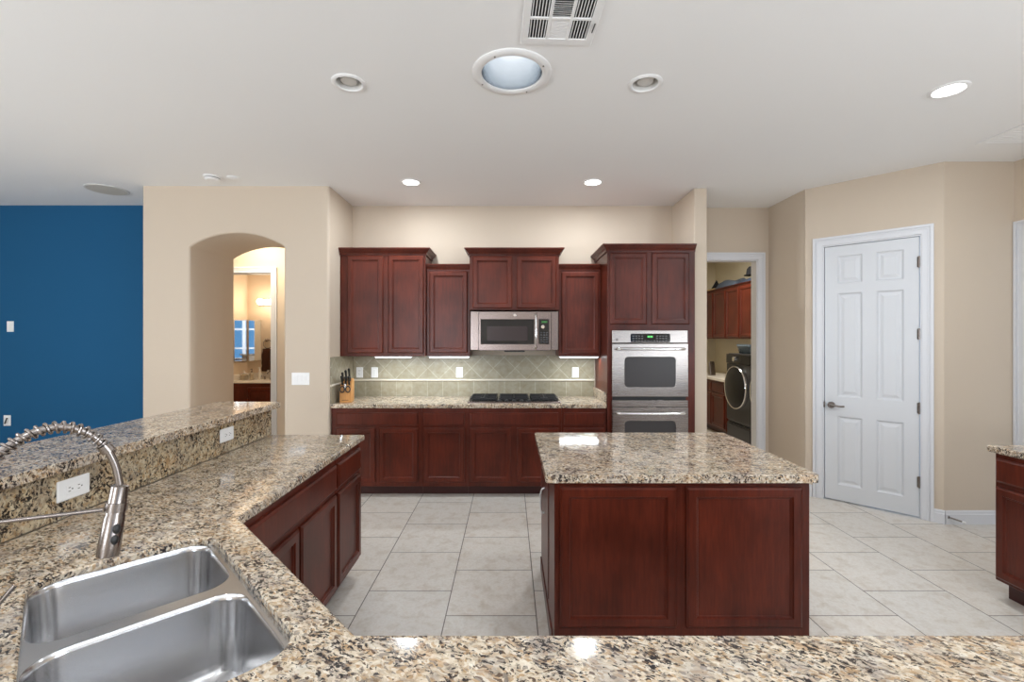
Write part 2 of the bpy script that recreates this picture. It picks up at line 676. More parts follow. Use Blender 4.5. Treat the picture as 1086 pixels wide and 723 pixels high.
for A, yy in ((lay[0], 4.463), (lay[-1], 5.19)):
    cx0, cx1 = XA + rr, XB - rr
    Lt = [bm.verts.new((cx0, yy, v.co.z if i else 0.0)) for i, v in enumerate(A[:4])]
    Rt = [bm.verts.new((cx1, yy, v.co.z)) for v in A[-4:]]
    for i in range(3):
        bm.faces.new((Lt[i], Lt[i + 1], A[i + 1], A[i]))
        n = len(A) - 4
        bm.faces.new((A[n + i], A[n + i + 1], Rt[i + 1], Rt[i]))
    T = [bm.verts.new((v.co.x, yy, H)) for v in A[3:-3]]
    M_ = A[3:-3]
    for i in range(len(M_) - 1):
        bm.faces.new((M_[i], M_[i + 1], T[i + 1], T[i]))
    tl, tr = bm.verts.new((cx0, yy, H)), bm.verts.new((cx1, yy, H))
    bm.faces.new((Lt[3], A[3], T[0], tl))
    bm.faces.new((A[-4], Rt[0], tr, T[-1]))
for xc, sg in ((XA, 1), (XB, -1)):      # rounded outer corners and the end faces
    pts = [(xc + sg * rr * (1 - math.sin(PI / 2 * k / 5)), 4.463 + rr * (1 - math.cos(PI / 2 * k / 5))) for k in range(6)] + [(xc, 5.19), (xc + sg * rr, 5.19)]
    cols = [(bm.verts.new((x, y, 0)), bm.verts.new((x, y, H))) for x, y in pts]
    for i, ((a_, b_), (c_, d_)) in enumerate(zip(cols[:-1], cols[1:])):
        f = bm.faces.new((a_, b_, d_, c_))
        f.smooth = i < 5
bmesh.ops.remove_doubles(bm, verts=bm.verts[:], dist=0.0005)
bmesh.ops.recalc_face_normals(bm, faces=bm.faces[:])
struct('wall_arch', bm, M['wall'])
struct('wall_back', box(new(), -1.765, 1.82, YB, YB + 0.10, 0, H), M['wall'])
struct('wall_stub', box(new(), 1.82, 1.949, 4.52, 5.32, 0, H), M['wall'], bevel=0.012, seg=3)
LX0, LX1, LZ = 2.06, 2.815, 2.452
loop = [(1.947, 0), (LX0, 0), (LX0, LZ), (LX1, LZ), (LX1, 0), (2.96, 0), (2.96, H), (1.947, H)]
struct('wall_laundry', prism(new(), [loop], XZ, 5.20, 5.32), M['wall'])
struct('wall_side', box(new(), 2.94, 3.06, 4.56, 5.32, 0, H), M['wall'])
DL = math.hypot(0.709, 0.722)
DA = math.atan2(-0.722, 0.709)
d_s0, d_s1, d_top = 0.152, 0.872, 2.455
loop = [(0, 0), (d_s0, 0), (d_s0, d_top), (d_s1, d_top), (d_s1, 0), (DL, 0), (DL, H), (0, H)]
wd = struct('wall_diagonal', prism(new(), [loop], XZ, 0.0, 0.115), M['wall'])
wd.location = (2.94, 4.571, 0)
wd.rotation_euler = (0, 0, DA)
struct('wall_right_end', box(new(), 3.649, XR + 0.12, 3.849, 3.97, 0, H), M['wall'])
loop = [(-4.6, 0), (2.93, 0), (2.93, 2.455), (3.765, 2.455), (3.765, 0), (3.849, 0), (3.849, H), (-4.6, H)]
struct('wall_right', prism(new(), [loop, rect(-2.9, 0.4, -0.3, 2.5)], YZ, XR, XR + 0.12), M['wall'])
struct('wall_blue', box(new(), -7.0, -3.579, 5.11, 5.19, 0, H), M['blue'])
struct('wall_left', prism(new(), [[(-4.6, 0), (5.19, 0), (5.19, H), (-4.6, H)], rect(-2.5, 0.4, 0.1, 2.5)], YZ, -7.1, -7.0), M['wall'])
struct('wall_rear', prism(new(), [rect(-7.1, 0, XR, H)] + [rect(x - h_, 0.4, x + h_, 2.5) for x, h_ in WINS] + [rect(1.75, 0.04, 3.75, 2.45)], XZ, -4.6, -4.5), M['wall'])
for i, (x, h_) in enumerate(WINS):
    w = sroot('window_%d' % (i + 1), (x, -4.55, 0.4))
    obj('window_frame', prism(new(), [rect(-h_, 0, h_, 2.1), rect(-h_ + 0.05, 0.05, -0.025, 2.05), rect(0.025, 0.05, h_ - 0.05, 2.05)], XZ, -0.03, 0.03), M['trimw'], w)
w = sroot('window_3', (2.75, -4.55, 0.04))  # invented glass doors; their sky colours the bathroom mirror blue
obj('window_frame', prism(new(), [rect(-1.0, 0, 1.0, 2.41)] + [rect(u0, v0, u0 + 0.40, v1) for u0 in (-0.93, -0.47, 0.07, 0.53) for v0, v1 in ((0.12, 1.05), (1.12, 1.9), (1.97, 2.33))], XZ, -0.03, 0.03), M['trimw'], w)
w = sroot('window_2', (XR + 0.06, -1.6, 0.4))  # invented window framing the added right-hand light
obj('window_frame', prism(new(), [rect(-1.3, 0, 1.3, 2.1), rect(-1.25, 0.05, -0.025, 2.05), rect(0.025, 0.05, 1.25, 2.05)], YZ, -0.03, 0.03), M['trimw'], w)
w = sroot('window_4', (-7.05, -1.2, 0.4))  # invented window framing the added left-hand light
obj('window_frame', prism(new(), [rect(-1.3, 0, 1.3, 2.1), rect(-1.25, 0.05, -0.025, 2.05), rect(0.025, 0.05, 1.25, 2.05)], YZ, -0.03, 0.03), M['trimw'], w)
# hall, bathroom and laundry behind
HD = 6.23
loop = [(-5.3, 0), (-4.05, 0), (-4.05, 2.45), (-3.237, 2.45), (-3.237, 0), (-1.5, 0), (-1.5, H), (-5.3, H)]
struct('wall_hall', prism(new(), [loop], XZ, HD, HD + 0.12), M['wall'])
struct('wall_hall_left', box(new(), -5.4, -5.3, 5.19, 6.35, 0, H), M['wall'])
struct('wall_hall_right', box(new(), -1.6, -1.5, 5.23, 6.23, 0, H), M['wall'])
struct('wall_bath_left', box(new(), -4.68, -4.58, 6.35, 8.0, 0, H), M['bath'])
struct('wall_bath_back', box(new(), -4.68, -2.2, 8.0, 8.1, 0, H), M['bath'])
struct('wall_bath_right', box(new(), -2.3, -2.2, 6.35, 8.0, 0, H), M['bath'])
struct('wall_laundry_right', box(new(), 4.02, 4.12, 5.32, 9.0, 0, H), M['laundry'])
struct('wall_laundry_back', box(new(), 1.7, 4.12, 8.95, 9.05, 0, H), M['laundry'])
struct('wall_laundry_left', box(new(), 1.7, 1.8, 5.32, 8.95, 0, H), M['laundry'])


def base_profile(bm, length):
    """baseboard along local x, out toward -y"""
    pr = [(0, 0), (-0.014, 0), (-0.014, 0.082), (-0.009, 0.088), (-0.009, 0.102), (-0.004, 0.114), (0, 0.114)]
    lps = []
    for x in (0, length):
        lps.append([(x, y, z) for y, z in pr])
    rings(bm, lps)
    bmesh.ops.recalc_face_normals(bm, faces=bm.faces[:])
    return bm


def baseboard(name, x, y, length, rz):
    o = struct(name, base_profile(new(), length), M['trimw'])
    o.location = (x, y, 0)
    o.rotation_euler = (0, 0, rz)
    return o


baseboard('baseboard_right', 3.655, 3.849, XR - 3.656, 0)
dd = (math.cos(DA), math.sin(DA))
baseboard('baseboard_diagonal_right', 2.94 + dd[0] * 0.949, 4.571 + dd[1] * 0.949, DL - 0.949 + 0.005, DA)
baseboard('baseboard_diagonal_left', 2.94, 4.571, 0.07, DA)
baseboard('baseboard_side', 2.94, 5.19, 0.61, -PI / 2)
baseboard('baseboard_stub', 1.83, 4.52, 0.11, 0)
baseboard('baseboard_arch', -3.57, 4.463, 0.44, 0)
baseboard('baseboard_arch_right', -2.18, 4.463, 0.41, 0)
baseboard('baseboard_blue', -6.98, 5.11, 3.38, 0)
baseboard('baseboard_right_long', XR, 2.84, 7.2, -PI / 2)


def casing_bm(w, h, cw=0.078, t0=0.0):
    """casing round an opening 0..w x 0..h, proud toward -y, three steps"""
    bm = new()
    prism(bm, [[(-cw, 0), (0, 0), (0, h), (w, h), (w, 0), (w + cw, 0), (w + cw, h + cw), (-cw, h + cw)]], XZ, -0.012 + t0, t0)
    b2 = new()
    a, c = cw, 0.022
    prism(b2, [[(-a, 0), (-a + c, 0), (-a + c, h + a - c), (w + a - c, h + a - c), (w + a - c, 0), (w + a, 0), (w + a, h + a), (-a, h + a)]], XZ, -0.021 + t0, -0.012 + t0)
    e = 0.05
    prism(b2, [[(-e, 0), (-e + 0.012, 0), (-e + 0.012, h + e - 0.012), (w + e - 0.012, h + e - 0.012), (w + e - 0.012, 0), (w + e, 0), (w + e, h + e), (-e, h + e)]], XZ, -0.017 + t0, -0.012 + t0)
    me = bpy.data.meshes.new('tmp')
    b2.to_mesh(me)
    b2.free()
    bm.from_mesh(me)
    bpy.data.meshes.remove(me)
    return bm


def jamb_bm(w, h, d):
    return prism(new(), [[(0, 0), (0.012, 0), (0.012, h - 0.012), (w - 0.012, h - 0.012), (w - 0.012, 0), (w, 0), (w, h), (0, h)]], XZ, 0.0, d)


def door_slab(bm, w, h, panels, t=0.035):
    """flat slab with raised six-panel mouldings on the -y face"""
    outer = rect(0, 0, w, h)
    holes_ = [rect(*p) for p in panels]
    prism(bm, [outer] + holes_, XZ, 0.0, t)
    for (u0, v0, u1, v1) in panels:
        lps = []
        for ins, y in ((0, 0.0), (0.012, 0.011), (0.026, 0.011), (0.05, 0.003)):
            lps.append([(u0 + ins, y, v0 + ins), (u1 - ins, y, v0 + ins), (u1 - ins, y, v1 - ins), (u0 + ins, y, v1 - ins)])
        rings(bm, lps, cap0=False)
    bmesh.ops.recalc_face_normals(bm, faces=bm.faces[:])
    return bm


def six_panels(w):
    out = []
    a0, a1, b0, b1 = 0.154 * w, 0.421 * w, 0.576 * w, 0.846 * w
    for u0, u1 in ((a0, a1), (b0, b1)):
        for v0, v1 in ((0.15, 0.80), (0.99, 1.975), (2.07, 2.33)):
            out.append((u0, v0, u1, v1))
    return out


def make_door(name, loc, rz, w, h, mat_, hinge_right=True, handle=True, frame=True):
    r = sroot(name, loc, rz)
    if frame:
        obj('door_casing', casing_bm(w, h), M['trimw'], r, bevel=0.003)
        obj('door_jamb', jamb_bm(w, h, 0.115), M['trimw'], r)
    g = 0.004
    sl = new()
    door_slab(sl, w - 0.024 - 2 * g, h - 0.012 - g - 0.012, six_panels(w - 0.03))
    bmesh.ops.translate(sl, vec=(0.012 + g, 0.012, 0.012), verts=sl.verts[:])
    s_ = obj('door_slab', sl, mat_, r, bevel=0.0015, seg=1)
    if handle:
        hx = 0.072 if hinge_right else w - 0.072
        sg = 1 if hinge_right else -1
        b = new()
        lathe(b, [(0.0, -0.034), (0.026, -0.034), (0.031, -0.028), (0.031, -0.0)], (hx, 0.012, 0.918), 24, 'Y')
        hd = obj('door_handle', b, M['nickel'], r, smooth=True)
        b = new()
        tube(b, catmull([(hx, -0.02, 0.918), (hx, -0.05, 0.918), (hx + sg * 0.03, -0.058, 0.921), (hx + sg * 0.075, -0.056, 0.915), (hx + sg * 0.112, -0.054, 0.918)], 6),
             0.009, 10)
        obj('handle_lever', b, M['nickel'], hd, smooth=True)
        b = box(new(), 0.008 if hinge_right else w - 0.02, 0.02 if hinge_right else w - 0.008, -0.002, 0.02, 0.89, 0.946)
        obj('latch_plate', b, M['nickel'], r)
        for z in (2.22, 1.595, 0.953, 0.313):
            hxx = w - 0.016 if hinge_right else 0.016
            b = new()
            lathe(b, [(0.0075, -0.05), (0.0075, 0.05)], (hxx, 0.002, z), 12)
            box(b, hxx - 0.014, hxx + 0.014, 0.003, 0.014, z - 0.045, z + 0.045)
            obj('hinge', b, M['nickel'], r, smooth=True)
    return r


make_door('door_1', (2.94 + dd[0] * d_s0, 4.571 + dd[1] * d_s0, 0), DA, d_s1 - d_s0, d_top, M['doorw'])
make_door('door_2', (XR, 3.765, 0), -PI / 2, 0.835, 2.455, M['doorw'], hinge_right=False)
t1 = sroot('trim_1', (LX0, 5.20, 0))
obj('door_casing', casing_bm(LX1 - LX0, LZ), M['trimw'], t1, bevel=0.003)
obj('door_jamb', jamb_bm(LX1 - LX0, LZ, 0.12), M['trimw'], t1)
t2 = sroot('trim_2', (-4.05, HD, 0))
obj('door_casing', casing_bm(0.813, 2.45), M['trimw'], t2, bevel=0.003)
obj('door_jamb', jamb_bm(0.813, 2.45, 0.12), M['trimw'], t2)
# made-up door on the hall side of the blue wall, bluing the bathroom mirror
make_door('door_3', (-3.72, 5.19, 0), PI, 0.80, 2.1, M['doorb'], handle=False, frame=False).location = (-3.7, 5.24, 0)


# ------------------------------------------------------------------ cabinets
def front_bm(kind, x0, x1, z0, z1, t=0.02):
    bm = new()
    if kind == 'drawer':
        prof = ((0, 0.0), (0, -t * 0.6), (0.004, -t * 0.75), (0.012, -t))
    else:
        s = 0.044
        prof = ((0, 0.0), (0, -t * 0.6), (0.004, -t * 0.75), (0.010, -t), (s, -t), (s + 0.003, -t + 0.007), (s + 0.010, -t + 0.009), (s + 0.013, -t + 0.0135))
    lps = []
    for ins, y in prof:
        lps.append([(x0 + ins, y, z0 + ins), (x1 - ins, y, z0 + ins), (x1 - ins, y, z1 - ins), (x0 + ins, y, z1 - ins)])
    rings(bm, lps)
    bmesh.ops.recalc_face_normals(bm, faces=bm.faces[:])
    return bm


def crown_bm(w, dep, z, ol, orr, h=0.07, of=1.0):
    pr = [(0.0, 0.0), (0.012, 0.0), (0.014, 0.009), (0.010, 0.013), (0.013, 0.020), (0.022, 0.031), (0.031, 0.037), (0.031, 0.042), (0.038, 0.046), (0.043, 0.053), (0.043, 0.057), (0.052, 0.059), (0.052, 0.07)]
    bm = new()
    lps = []
    for o, dz in pr:
        a, b, f = o * ol, o * orr, o * of
        zz = z + dz * h / 0.07
        lps.append([(-a, -f, zz), (w + b, -f, zz), (w + b, dep, zz), (-a, dep, zz)])
    rings(bm, lps)
    bmesh.ops.recalc_face_normals(bm, faces=bm.faces[:])
    return bm


def cabinet(name, label, loc, rz, w, dep, z0, z1, fronts, toe=0.0, crown=None, group=None, kick_d=0.08, body=None):
    """front plane y = 0 facing local -y; z values absolute, root at z0"""
    zb = loc[2]
    t = thing(name, label, 'cabinet', loc, rz, group)
    obj('cabinet_body', box(new(), 0, w, 0, dep, z0 + toe - zb, z1 - zb) if body is None else body, M['wood'], t, bevel=0.002, seg=1)
    if toe:
        obj('toe_kick', box(new(), 0.0, w, kick_d, dep - 0.02, z0 - zb, z0 + toe - zb), M['wooddk'], t)
    for kind, a, b, c, d in fronts:
        obj(kind, front_bm(kind, a, b, c - zb, d - zb), M['wood'], t)
    if crown:
        obj('crown_molding', crown_bm(w, dep, z1 - zb - 0.004, *crown), M['wood'], t)
    return t


G_BASE = 'base cabinets along the back wall'
FY = 4.515
TOEZ = 0.10
dz0, dz1, oz0, oz1 = 0.704, 0.828, 0.142, 0.676


def basecab(x0, x1, label, drawers, doors):
    fr = [('drawer', a - x0, b - x0, dz0, dz1) for a, b in drawers] + [('door', a - x0, b - x0, oz0, oz1) for a, b in doors]
    return cabinet('base_cabinet', label, (x0, FY, 0), 0, x1 - x0, YB - FY - 0.006, 0, 0.874, fr, toe=TOEZ, group=G_BASE, kick_d=0.085)


basecab(-1.757, -0.869, 'wide cherry base cabinet under the knife block, two doors below one long drawer', [(-1.706, -0.903)], [(-1.712, -1.322), (-1.282, -0.903)])
basecab(-0.868, -0.414, 'narrow single-door cherry base cabinet just left of the cooktop', [(-0.847, -0.446)], [(-0.847, -0.446)])
basecab(-0.413, 0.510, 'wide cherry base cabinet directly beneath the gas cooktop', [(-0.389, 0.481)], [(-0.389, 0.014), (0.072, 0.481)])
basecab(0.511, 0.952, 'narrow cherry base cabinet between the cooktop and the oven tower', [(0.535, 0.930)], [(0.535, 0.930)])

G_UP = 'wall cabinets above the back counter'


def uppercab(x0, x1, fy, z0, z1, label, doors, dzs, crown):
    fr = [('door', a - x0, b - x0, dzs[0], dzs[1]) for a, b in doors]
    return cabinet('wall_cabinet', label, (x0, fy, z0), 0, x1 - x0, YB - fy - 0.004, z0, z1, fr, crown=crown, group=G_UP)


uppercab(-1.757, -0.871, 4.752, 1.372, 2.424, 'tall two-door cherry wall cabinet in the left corner, above the knife block', [(-1.679, -1.310), (-1.257, -0.889)], (1.405, 2.414), (0.0, 1.0))
uppercab(-0.869, -0.416, 4.80, 1.372, 2.272, 'shorter single-door cherry wall cabinet left of the microwave', [(-0.838, -0.440)], (1.405, 2.258), (0.0, 0.0, 0.065, 0.7))
uppercab(-0.414, 0.511, 4.752, 1.852, 2.424, 'two-door cherry wall cabinet mounted right above the microwave', [(-0.382, 0.027), (0.073, 0.484)], (1.868, 2.406), (1.0, 1.0))
uppercab(0.513, 0.951, 4.80, 1.372, 2.272, 'shorter single-door cherry wall cabinet between microwave and oven tower', [(0.541, 0.934)], (1.400, 2.252), (0.0, 0.0, 0.065, 0.7))

# oven tower
TX0, TX1, TY = 0.956, 1.815, 4.49
bm = new()
ox0, ox1, oz_0, oz_1 = 0.996, 1.734, 0.36, 1.637
# body: carcass with an oven cavity
prism(bm, [rect(0, TOEZ, TX1 - TX0, 2.41), rect(ox0 + 0.02 - TX0, oz_0 + 0.02, ox1 - 0.02 - TX0, oz_1 - 0.02)], XZ, 0.0, YB - TY - 0.006)
tower = cabinet('oven_tower_cabinet', 'tall cherry cabinet tower holding the stainless double oven', (TX0, TY, 0), 0, TX1 - TX0, YB - TY - 0.006, 0, 2.41,
                [('door', 0.980 - TX0, 1.341 - TX0, 1.694, 2.392), ('door', 1.392 - TX0, 1.756 - TX0, 1.694, 2.392), ('drawer', 0.980 - TX0, 1.756 - TX0, 0.12, 0.33)],
                toe=TOEZ, crown=(1.0, 0.0), body=bm)

# island
IX0, IX1, IY0, IY1 = 0.215, 1.44, 2.20, 3.09
isl = cabinet('island_cabinet', 'freestanding cherry kitchen island with two large recessed front panels', (IX0, IY0, 0), 0, IX1 - IX0, IY1 - IY0, 0, 0.874,
              [('door', 0.026, 0.583, 0.175, 0.845), ('door', 0.630, 1.182, 0.175, 0.845)], toe=0.0)
isl.children[0].name = 'cabinet_body'
obj('base_molding', box(new(), -0.008, IX1 - IX0 + 0.008, -0.008, IY1 - IY0 + 0.008, 0.0, 0.085), M['wood'], isl, bevel=0.004)
ob = obj('side_door', front_bm('drawer', 0.03, 0.55, 0.13, 0.84, 0.006), M['wood'], isl)
ob.rotation_euler = (0, 0, -PI / 2)
ob.location = (0, 0.86, 0)
b = new()
tube(b, catmull([(0.0, 0.56, 0.655), (-0.022, 0.56, 0.645), (-0.028, 0.56, 0.60), (-0.028, 0.56, 0.56), (-0.022, 0.56, 0.515), (0.0, 0.56, 0.505)], 6), 0.006, 10)
h_ = obj('pull_handle', b, M['satin'], isl, smooth=True)
h_['label'] = 'curved chrome pull handle'

# peninsula cabinets (facing the kitchen, +x)
PX = -1.0
cabinet('base_cabinet', 'narrow dark cherry base cabinet at the far end of the peninsula', (PX, 2.625, 0), PI / 2, 0.415, 0.59, 0, 0.874,
        [('drawer', 0.012, 0.405, 0.695, 0.835), ('door', 0.012, 0.405, 0.125, 0.665)], toe=TOEZ, group='peninsula cabinets')
cabinet('base_cabinet', 'wide dark cherry peninsula cabinet beside the sink corner, one long drawer front', (PX, 1.69, 0), PI / 2, 0.933, 0.59, 0, 0.874,
        [('drawer', 0.012, 0.92, 0.695, 0.835), ('door', 0.012, 0.455, 0.125, 0.665), ('door', 0.478, 0.92, 0.125, 0.665)], toe=TOEZ, group='peninsula cabinets')
# diagonal sink base
t = thing('sink_cabinet', 'diagonal cherry corner cabinet underneath the sink', 'cabinet', (-1.0, 1.66, 0), -PI / 4)
L = 0.90
R45 = Matrix.Rotation(PI / 4, 4, 'Z')


def to_local(p):
    v = R45 @ Vector((p[0] + 1.0, p[1] - 1.66, 0))
    return (v.x, v.y)


poly = [(-1.0, 1.685), (-1.0, 1.66), (-0.362, 1.02), (-0.362, 0.97), (-0.362, 0.40), (-1.59, 0.40), (-1.59, 1.685)]
wallp = [to_local(p) for p in poly]
# open box: floor, back panels and a front only, so that the sink hangs free inside
bm = new()
prism(bm, [wallp], XY, 0.10, 0.12)
prism(bm, [[to_local(p) for p in ((-1.0, 1.66), (-0.362, 1.02), (-0.375, 1.006), (-1.014, 1.647))]], XY, 0.12, 0.874)
prism(bm, [[to_local(p) for p in ((-1.59, 0.40), (-1.57, 0.40), (-1.57, 1.685), (-1.59, 1.685))]], XY, 0.12, 0.874)
prism(bm, [[to_local(p) for p in ((-1.57, 0.40), (-0.362, 0.40), (-0.362, 0.42), (-1.57, 0.42))]], XY, 0.12, 0.874)
obj('cabinet_body', bm, M['wood'], t)
obj('toe_kick', prism(new(), [[to_local(p) for p in ((-1.06, 1.60), (-0.42, 0.96), (-1.0, 0.5), (-1.5, 1.0))]], XY, 0.0, 0.10), M['wooddk'], t)
for a, b_ in ((0.03, 0.44), (0.46, 0.87)):
    fb = front_bm('door', a, b_, 0.13, 0.665)
    bmesh.ops.rotate(fb, cent=(0, 0, 0), matrix=Matrix.Rotation(PI, 3, 'Z'), verts=fb.verts[:])
    bmesh.ops.translate(fb, vec=(0.90, 0.0, 0), verts=fb.verts[:])
    obj('door', fb, M['wood'], t)
# near leg
cabinet('base_cabinet', 'cherry base cabinet run under the foreground counter', (1.98, 0.965, 0), PI, 2.34, 0.56, 0, 0.874,
        [('door', 0.02 + 0.46 * k, 0.45 + 0.46 * k, 0.13, 0.665) for k in range(5)] + [('drawer', 0.02 + 0.46 * k, 0.45 + 0.46 * k, 0.695, 0.835) for k in range(5)], toe=TOEZ, group='peninsula cabinets')
# right-hand cabinet
cabinet('base_cabinet', 'cherry base cabinet at the right edge, drawer over recessed-panel door', (2.91, 2.745, 0), -PI / 2, 0.95, 0.58, 0, 0.874,
        [('drawer', 0.012, 0.46, 0.705, 0.845), ('door', 0.012, 0.46, 0.135, 0.675), ('drawer', 0.48, 0.93, 0.705, 0.845), ('door', 0.48, 0.93, 0.135, 0.675)], toe=0.115)

# ------------------------------------------------------------------ counters
CT0, CT1 = 0.8745, 0.914


def slab(name, loops, z0, z1, m, label, cat, bev=0.011):
    o = obj(name, prism(new(), loops, XY, z0, z1), m, bevel=bev, seg=4)
    tag(o, label, cat)
    return o


slab('countertop', [[(-1.757, 4.482), (0.953, 4.482), (0.953, 5.127), (-1.757, 5.127)]], CT0, CT1, M['gran'],
     'speckled beige granite countertop along the back wall beneath the tile backsplash', 'countertop')
slab('island_countertop', [rrect(0.170, 2.155, 1.462, 3.13, 0.02, 3)], CT0, CT1, M['gran'],
     'rectangular speckled granite slab on the freestanding island', 'countertop')


def UV(u, v):
    return ((u + v) / S2, (v - u) / S2)


SU0, SU1, SV0, SV1 = -1.757, -0.985, -0.047, 0.373
hole = [UV(u, v) for u, v in rrect(SU0, SV0, SU1, SV1, 0.085, 8)]
def inset(poly, d):
    """mitred inset of a counter-clockwise polygon"""
    n = len(poly)
    ar = sum(poly[i][0] * poly[(i + 1) % n][1] - poly[(i + 1) % n][0] * poly[i][1] for i in range(n))
    sg = 1 if ar > 0 else -1
    out = []
    for i in range(n):
        p0, p1, p2 = Vector(poly[i - 1]), Vector(poly[i]), Vector(poly[(i + 1) % n])
        e1, e2 = (p1 - p0).normalized(), (p2 - p1).normalized()
        n1, n2 = Vector((-e1.y, e1.x)) * sg, Vector((-e2.y, e2.x)) * sg
        k = (n1 + n2) / (1 + n1.dot(n2))
        out.append(tuple(p1 + k * d))
    return out


def flat(bm, loops, z):
    pts = [p for lp in loops for p in lp]
    vs = [bm.verts.new((x, y, z)) for x, y in pts]
    for t_ in tessellate_polygon([[Vector((x, y, 0)) for x, y in lp] for lp in loops]):
        bm.faces.new([vs[i] for i in t_])


def wall_loop(bm, lv):
    """lv: list of (loop, z)"""
    rings(bm, [[(x, y, z) for x, y in lp] for lp, z in lv], cap0=False, cap1=False)


outer = [(-1.594, 3.066), (-1.594, 0.36), (2.0, 0.36), (2.0, 0.998), (-0.335, 0.998), (-0.97, 1.645), (-0.97, 3.066)]
big = [UV(u, v) for u, v in rrect(SU0 - 0.03, SV0 - 0.03, SU1 + 0.03, SV1 + 0.03, 0.10, 8)]
lip = [UV(u, v) for u, v in rrect(SU0 - 0.004, SV0 - 0.004, SU1 + 0.004, SV1 + 0.004, 0.088, 8)]
CM = CT1 - 0.020
er = 0.012
arcp = [(er * (1 - math.sin(PI / 2 * k / 4)), er * (1 - math.cos(PI / 2 * k / 4))) for k in range(5)]
bm = new()
lv = [(inset(outer, o), CT1 - d) for o, d in arcp] + [(inset(outer, o), CT0 + d) for o, d in reversed(arcp)]
flat(bm, [inset(outer, er), lip], CT1)
wall_loop(bm, lv)
flat(bm, [inset(outer, er), big], CT0)
wall_loop(bm, [(big, CT0), (big, CM)])
flat(bm, [big, hole], CM)
wall_loop(bm, [(hole, CM), (hole, CT1 - 0.004), (lip, CT1)])
bmesh.ops.remove_doubles(bm, verts=bm.verts[:], dist=0.0002)
bmesh.ops.dissolve_limit(bm, angle_limit=0.002, verts=bm.verts[:], edges=bm.edges[:])
bmesh.ops.recalc_face_normals(bm, faces=bm.faces[:])
tag(obj('peninsula_countertop', bm, M['gran'], smooth=True), 'large L-shaped speckled granite counter in the foreground with the sink cut-out', 'countertop')
slab('side_countertop', [[(2.88, 1.79), (3.53, 1.79), (3.53, 2.772), (2.88, 2.772)]], CT0, CT1, M['gran'],
     'small corner of granite countertop at the right edge of the photo', 'countertop')
# raised bar
struct('wall_bar', box(new(), -1.735, -1.617, 0.30, 3.06, 0, 1.086), M['wall'])
o = obj('bar_backsplash', box(new(), -1.6165, -1.5945, 0.36, 3.066, CT1 + 0.0005, 1.086), M['gransp'])
tag(o, 'upright golden granite splash slab between foreground counter and raised bar', 'backsplash')
slab('bar_counter', [rrect(-1.99, 0.25, -1.56, 3.13, 0.02, 3)], 1.087, 1.125, M['gran'], 'long narrow raised granite bar top at the left', 'bar top')

# tile backsplash
t = thing('tile_backsplash', 'travertine tile backsplash with diagonal tiles above a square row', 'backsplash', (-1.757, YB, CT1))
bm = box(new(), -1.747, 0.944, YB - 0.009, YB - 0.001, 1.104, 1.371)
ob = obj('diagonal_tiles', bm, M['tile_d'])
ob.parent = t
ob.matrix_parent_inverse = Matrix.Translation(Vector(ORIGIN[t.name])).inverted()
ob = obj('square_tiles', box(new(), -1.747, 0.944, YB - 0.009, YB - 0.001, 0.9145, 1.081), M['tile_s'])
ob.parent = t
ob.matrix_parent_inverse = Matrix.Translation(Vector(ORIGIN[t.name])).inverted()
bm = new()
tube(bm, [(-1.747, YB - 0.012, 1.0925), (0.944, YB - 0.012, 1.0925)], 0.0115, 12)
obj('rail_tile', bm, M['rail'], t, smooth=True, world_coords=True)
for nm, z0, z1, mm in (('side_tiles', 1.104, 1.371, 'tile_dy'), ('side_tiles', 0.9145, 1.081, 'tile_sy')):
    ob = obj(nm, box(new(), -1.758, -1.748, 4.49, YB - 0.001, z0, z1), M[mm])
    ob.parent = t
    ob.matrix_parent_inverse = Matrix.Translation(Vector(ORIGIN[t.name])).inverted()
bm = new()
tube(bm, [(-1.750, 4.49, 1.0925), (-1.750, YB - 0.01, 1.0925)], 0.0115, 12)
obj('rail_tile', bm, M['rail'], t, smooth=True, world_coords=True)
o = obj('side_splash', box(new(), 0.932, 0.953, 4.50, YB - 0.012, CT1 + 0.0005, 1.02), M['gran'], bevel=0.003)
tag(o, 'short granite upstand on the counter against the oven tower', 'backsplash')

# ------------------------------------------------------------------ sink
t = thing('kitchen_sink', 'stainless undermount double-bowl sink set diagonally in the corner counter', 'sink', (0, 0, 0.70))


def P3(u, v, z):
    x, y = UV(u, v)
    return (x, y, z)


ZR = CT1 - 0.0205
bm = new()
bowls = [(SU0 - 0.006, -1.406), (-1.374, SU1 + 0.004)]
V0, V1 = SV0 - 0.004, SV1 - 0.012
bl = [rrect(a + 0.006, V0 + 0.006, b - 0.006, V1 - 0.006, 0.068, 8) for a, b in bowls]
# flange and dividing ridge
prism(bm, [rrect(SU0 - 0.02, SV0 - 0.02, SU1 + 0.02, SV1 + 0.02, 0.09, 8)] + bl, lambda u, v, w: P3(u, v, w), ZR - 0.0035, ZR)
for k, (a, b) in enumerate(bowls):
    lps = []
    for ins, z, r in ((0.006, ZR - 0.001, 0.068), (0.009, ZR - 0.006, 0.067), (0.011, ZR - 0.015, 0.066), (0.018, ZR - 0.165, 0.064), (0.024, ZR - 0.185, 0.06), (0.04, ZR - 0.198, 0.055), (0.07, ZR - 0.203, 0.04), (0.13, ZR - 0.206, 0.02)):
        lps.append([P3(u, v, z) for u, v in rrect(a + ins, V0 + ins, b - ins, V1 - ins, r, 8)])
    rings(bm, lps, cap0=False)
ob = obj('sink_basin', bm, M['sink'], t, smooth=True, world_coords=True)
for a, b in bowls:
    x, y = UV((a + b) / 2, (V0 + V1) / 2)
    d = new()
    lathe(d, [(0.0, 0.0005), (0.026, 0.0005), (0.03, 0.003), (0.042, 0.004), (0.045, 0.001)], (x, y, ZR - 0.206), 24)
    obj('drain', d, M['chrome'], t, smooth=True, world_coords=True)

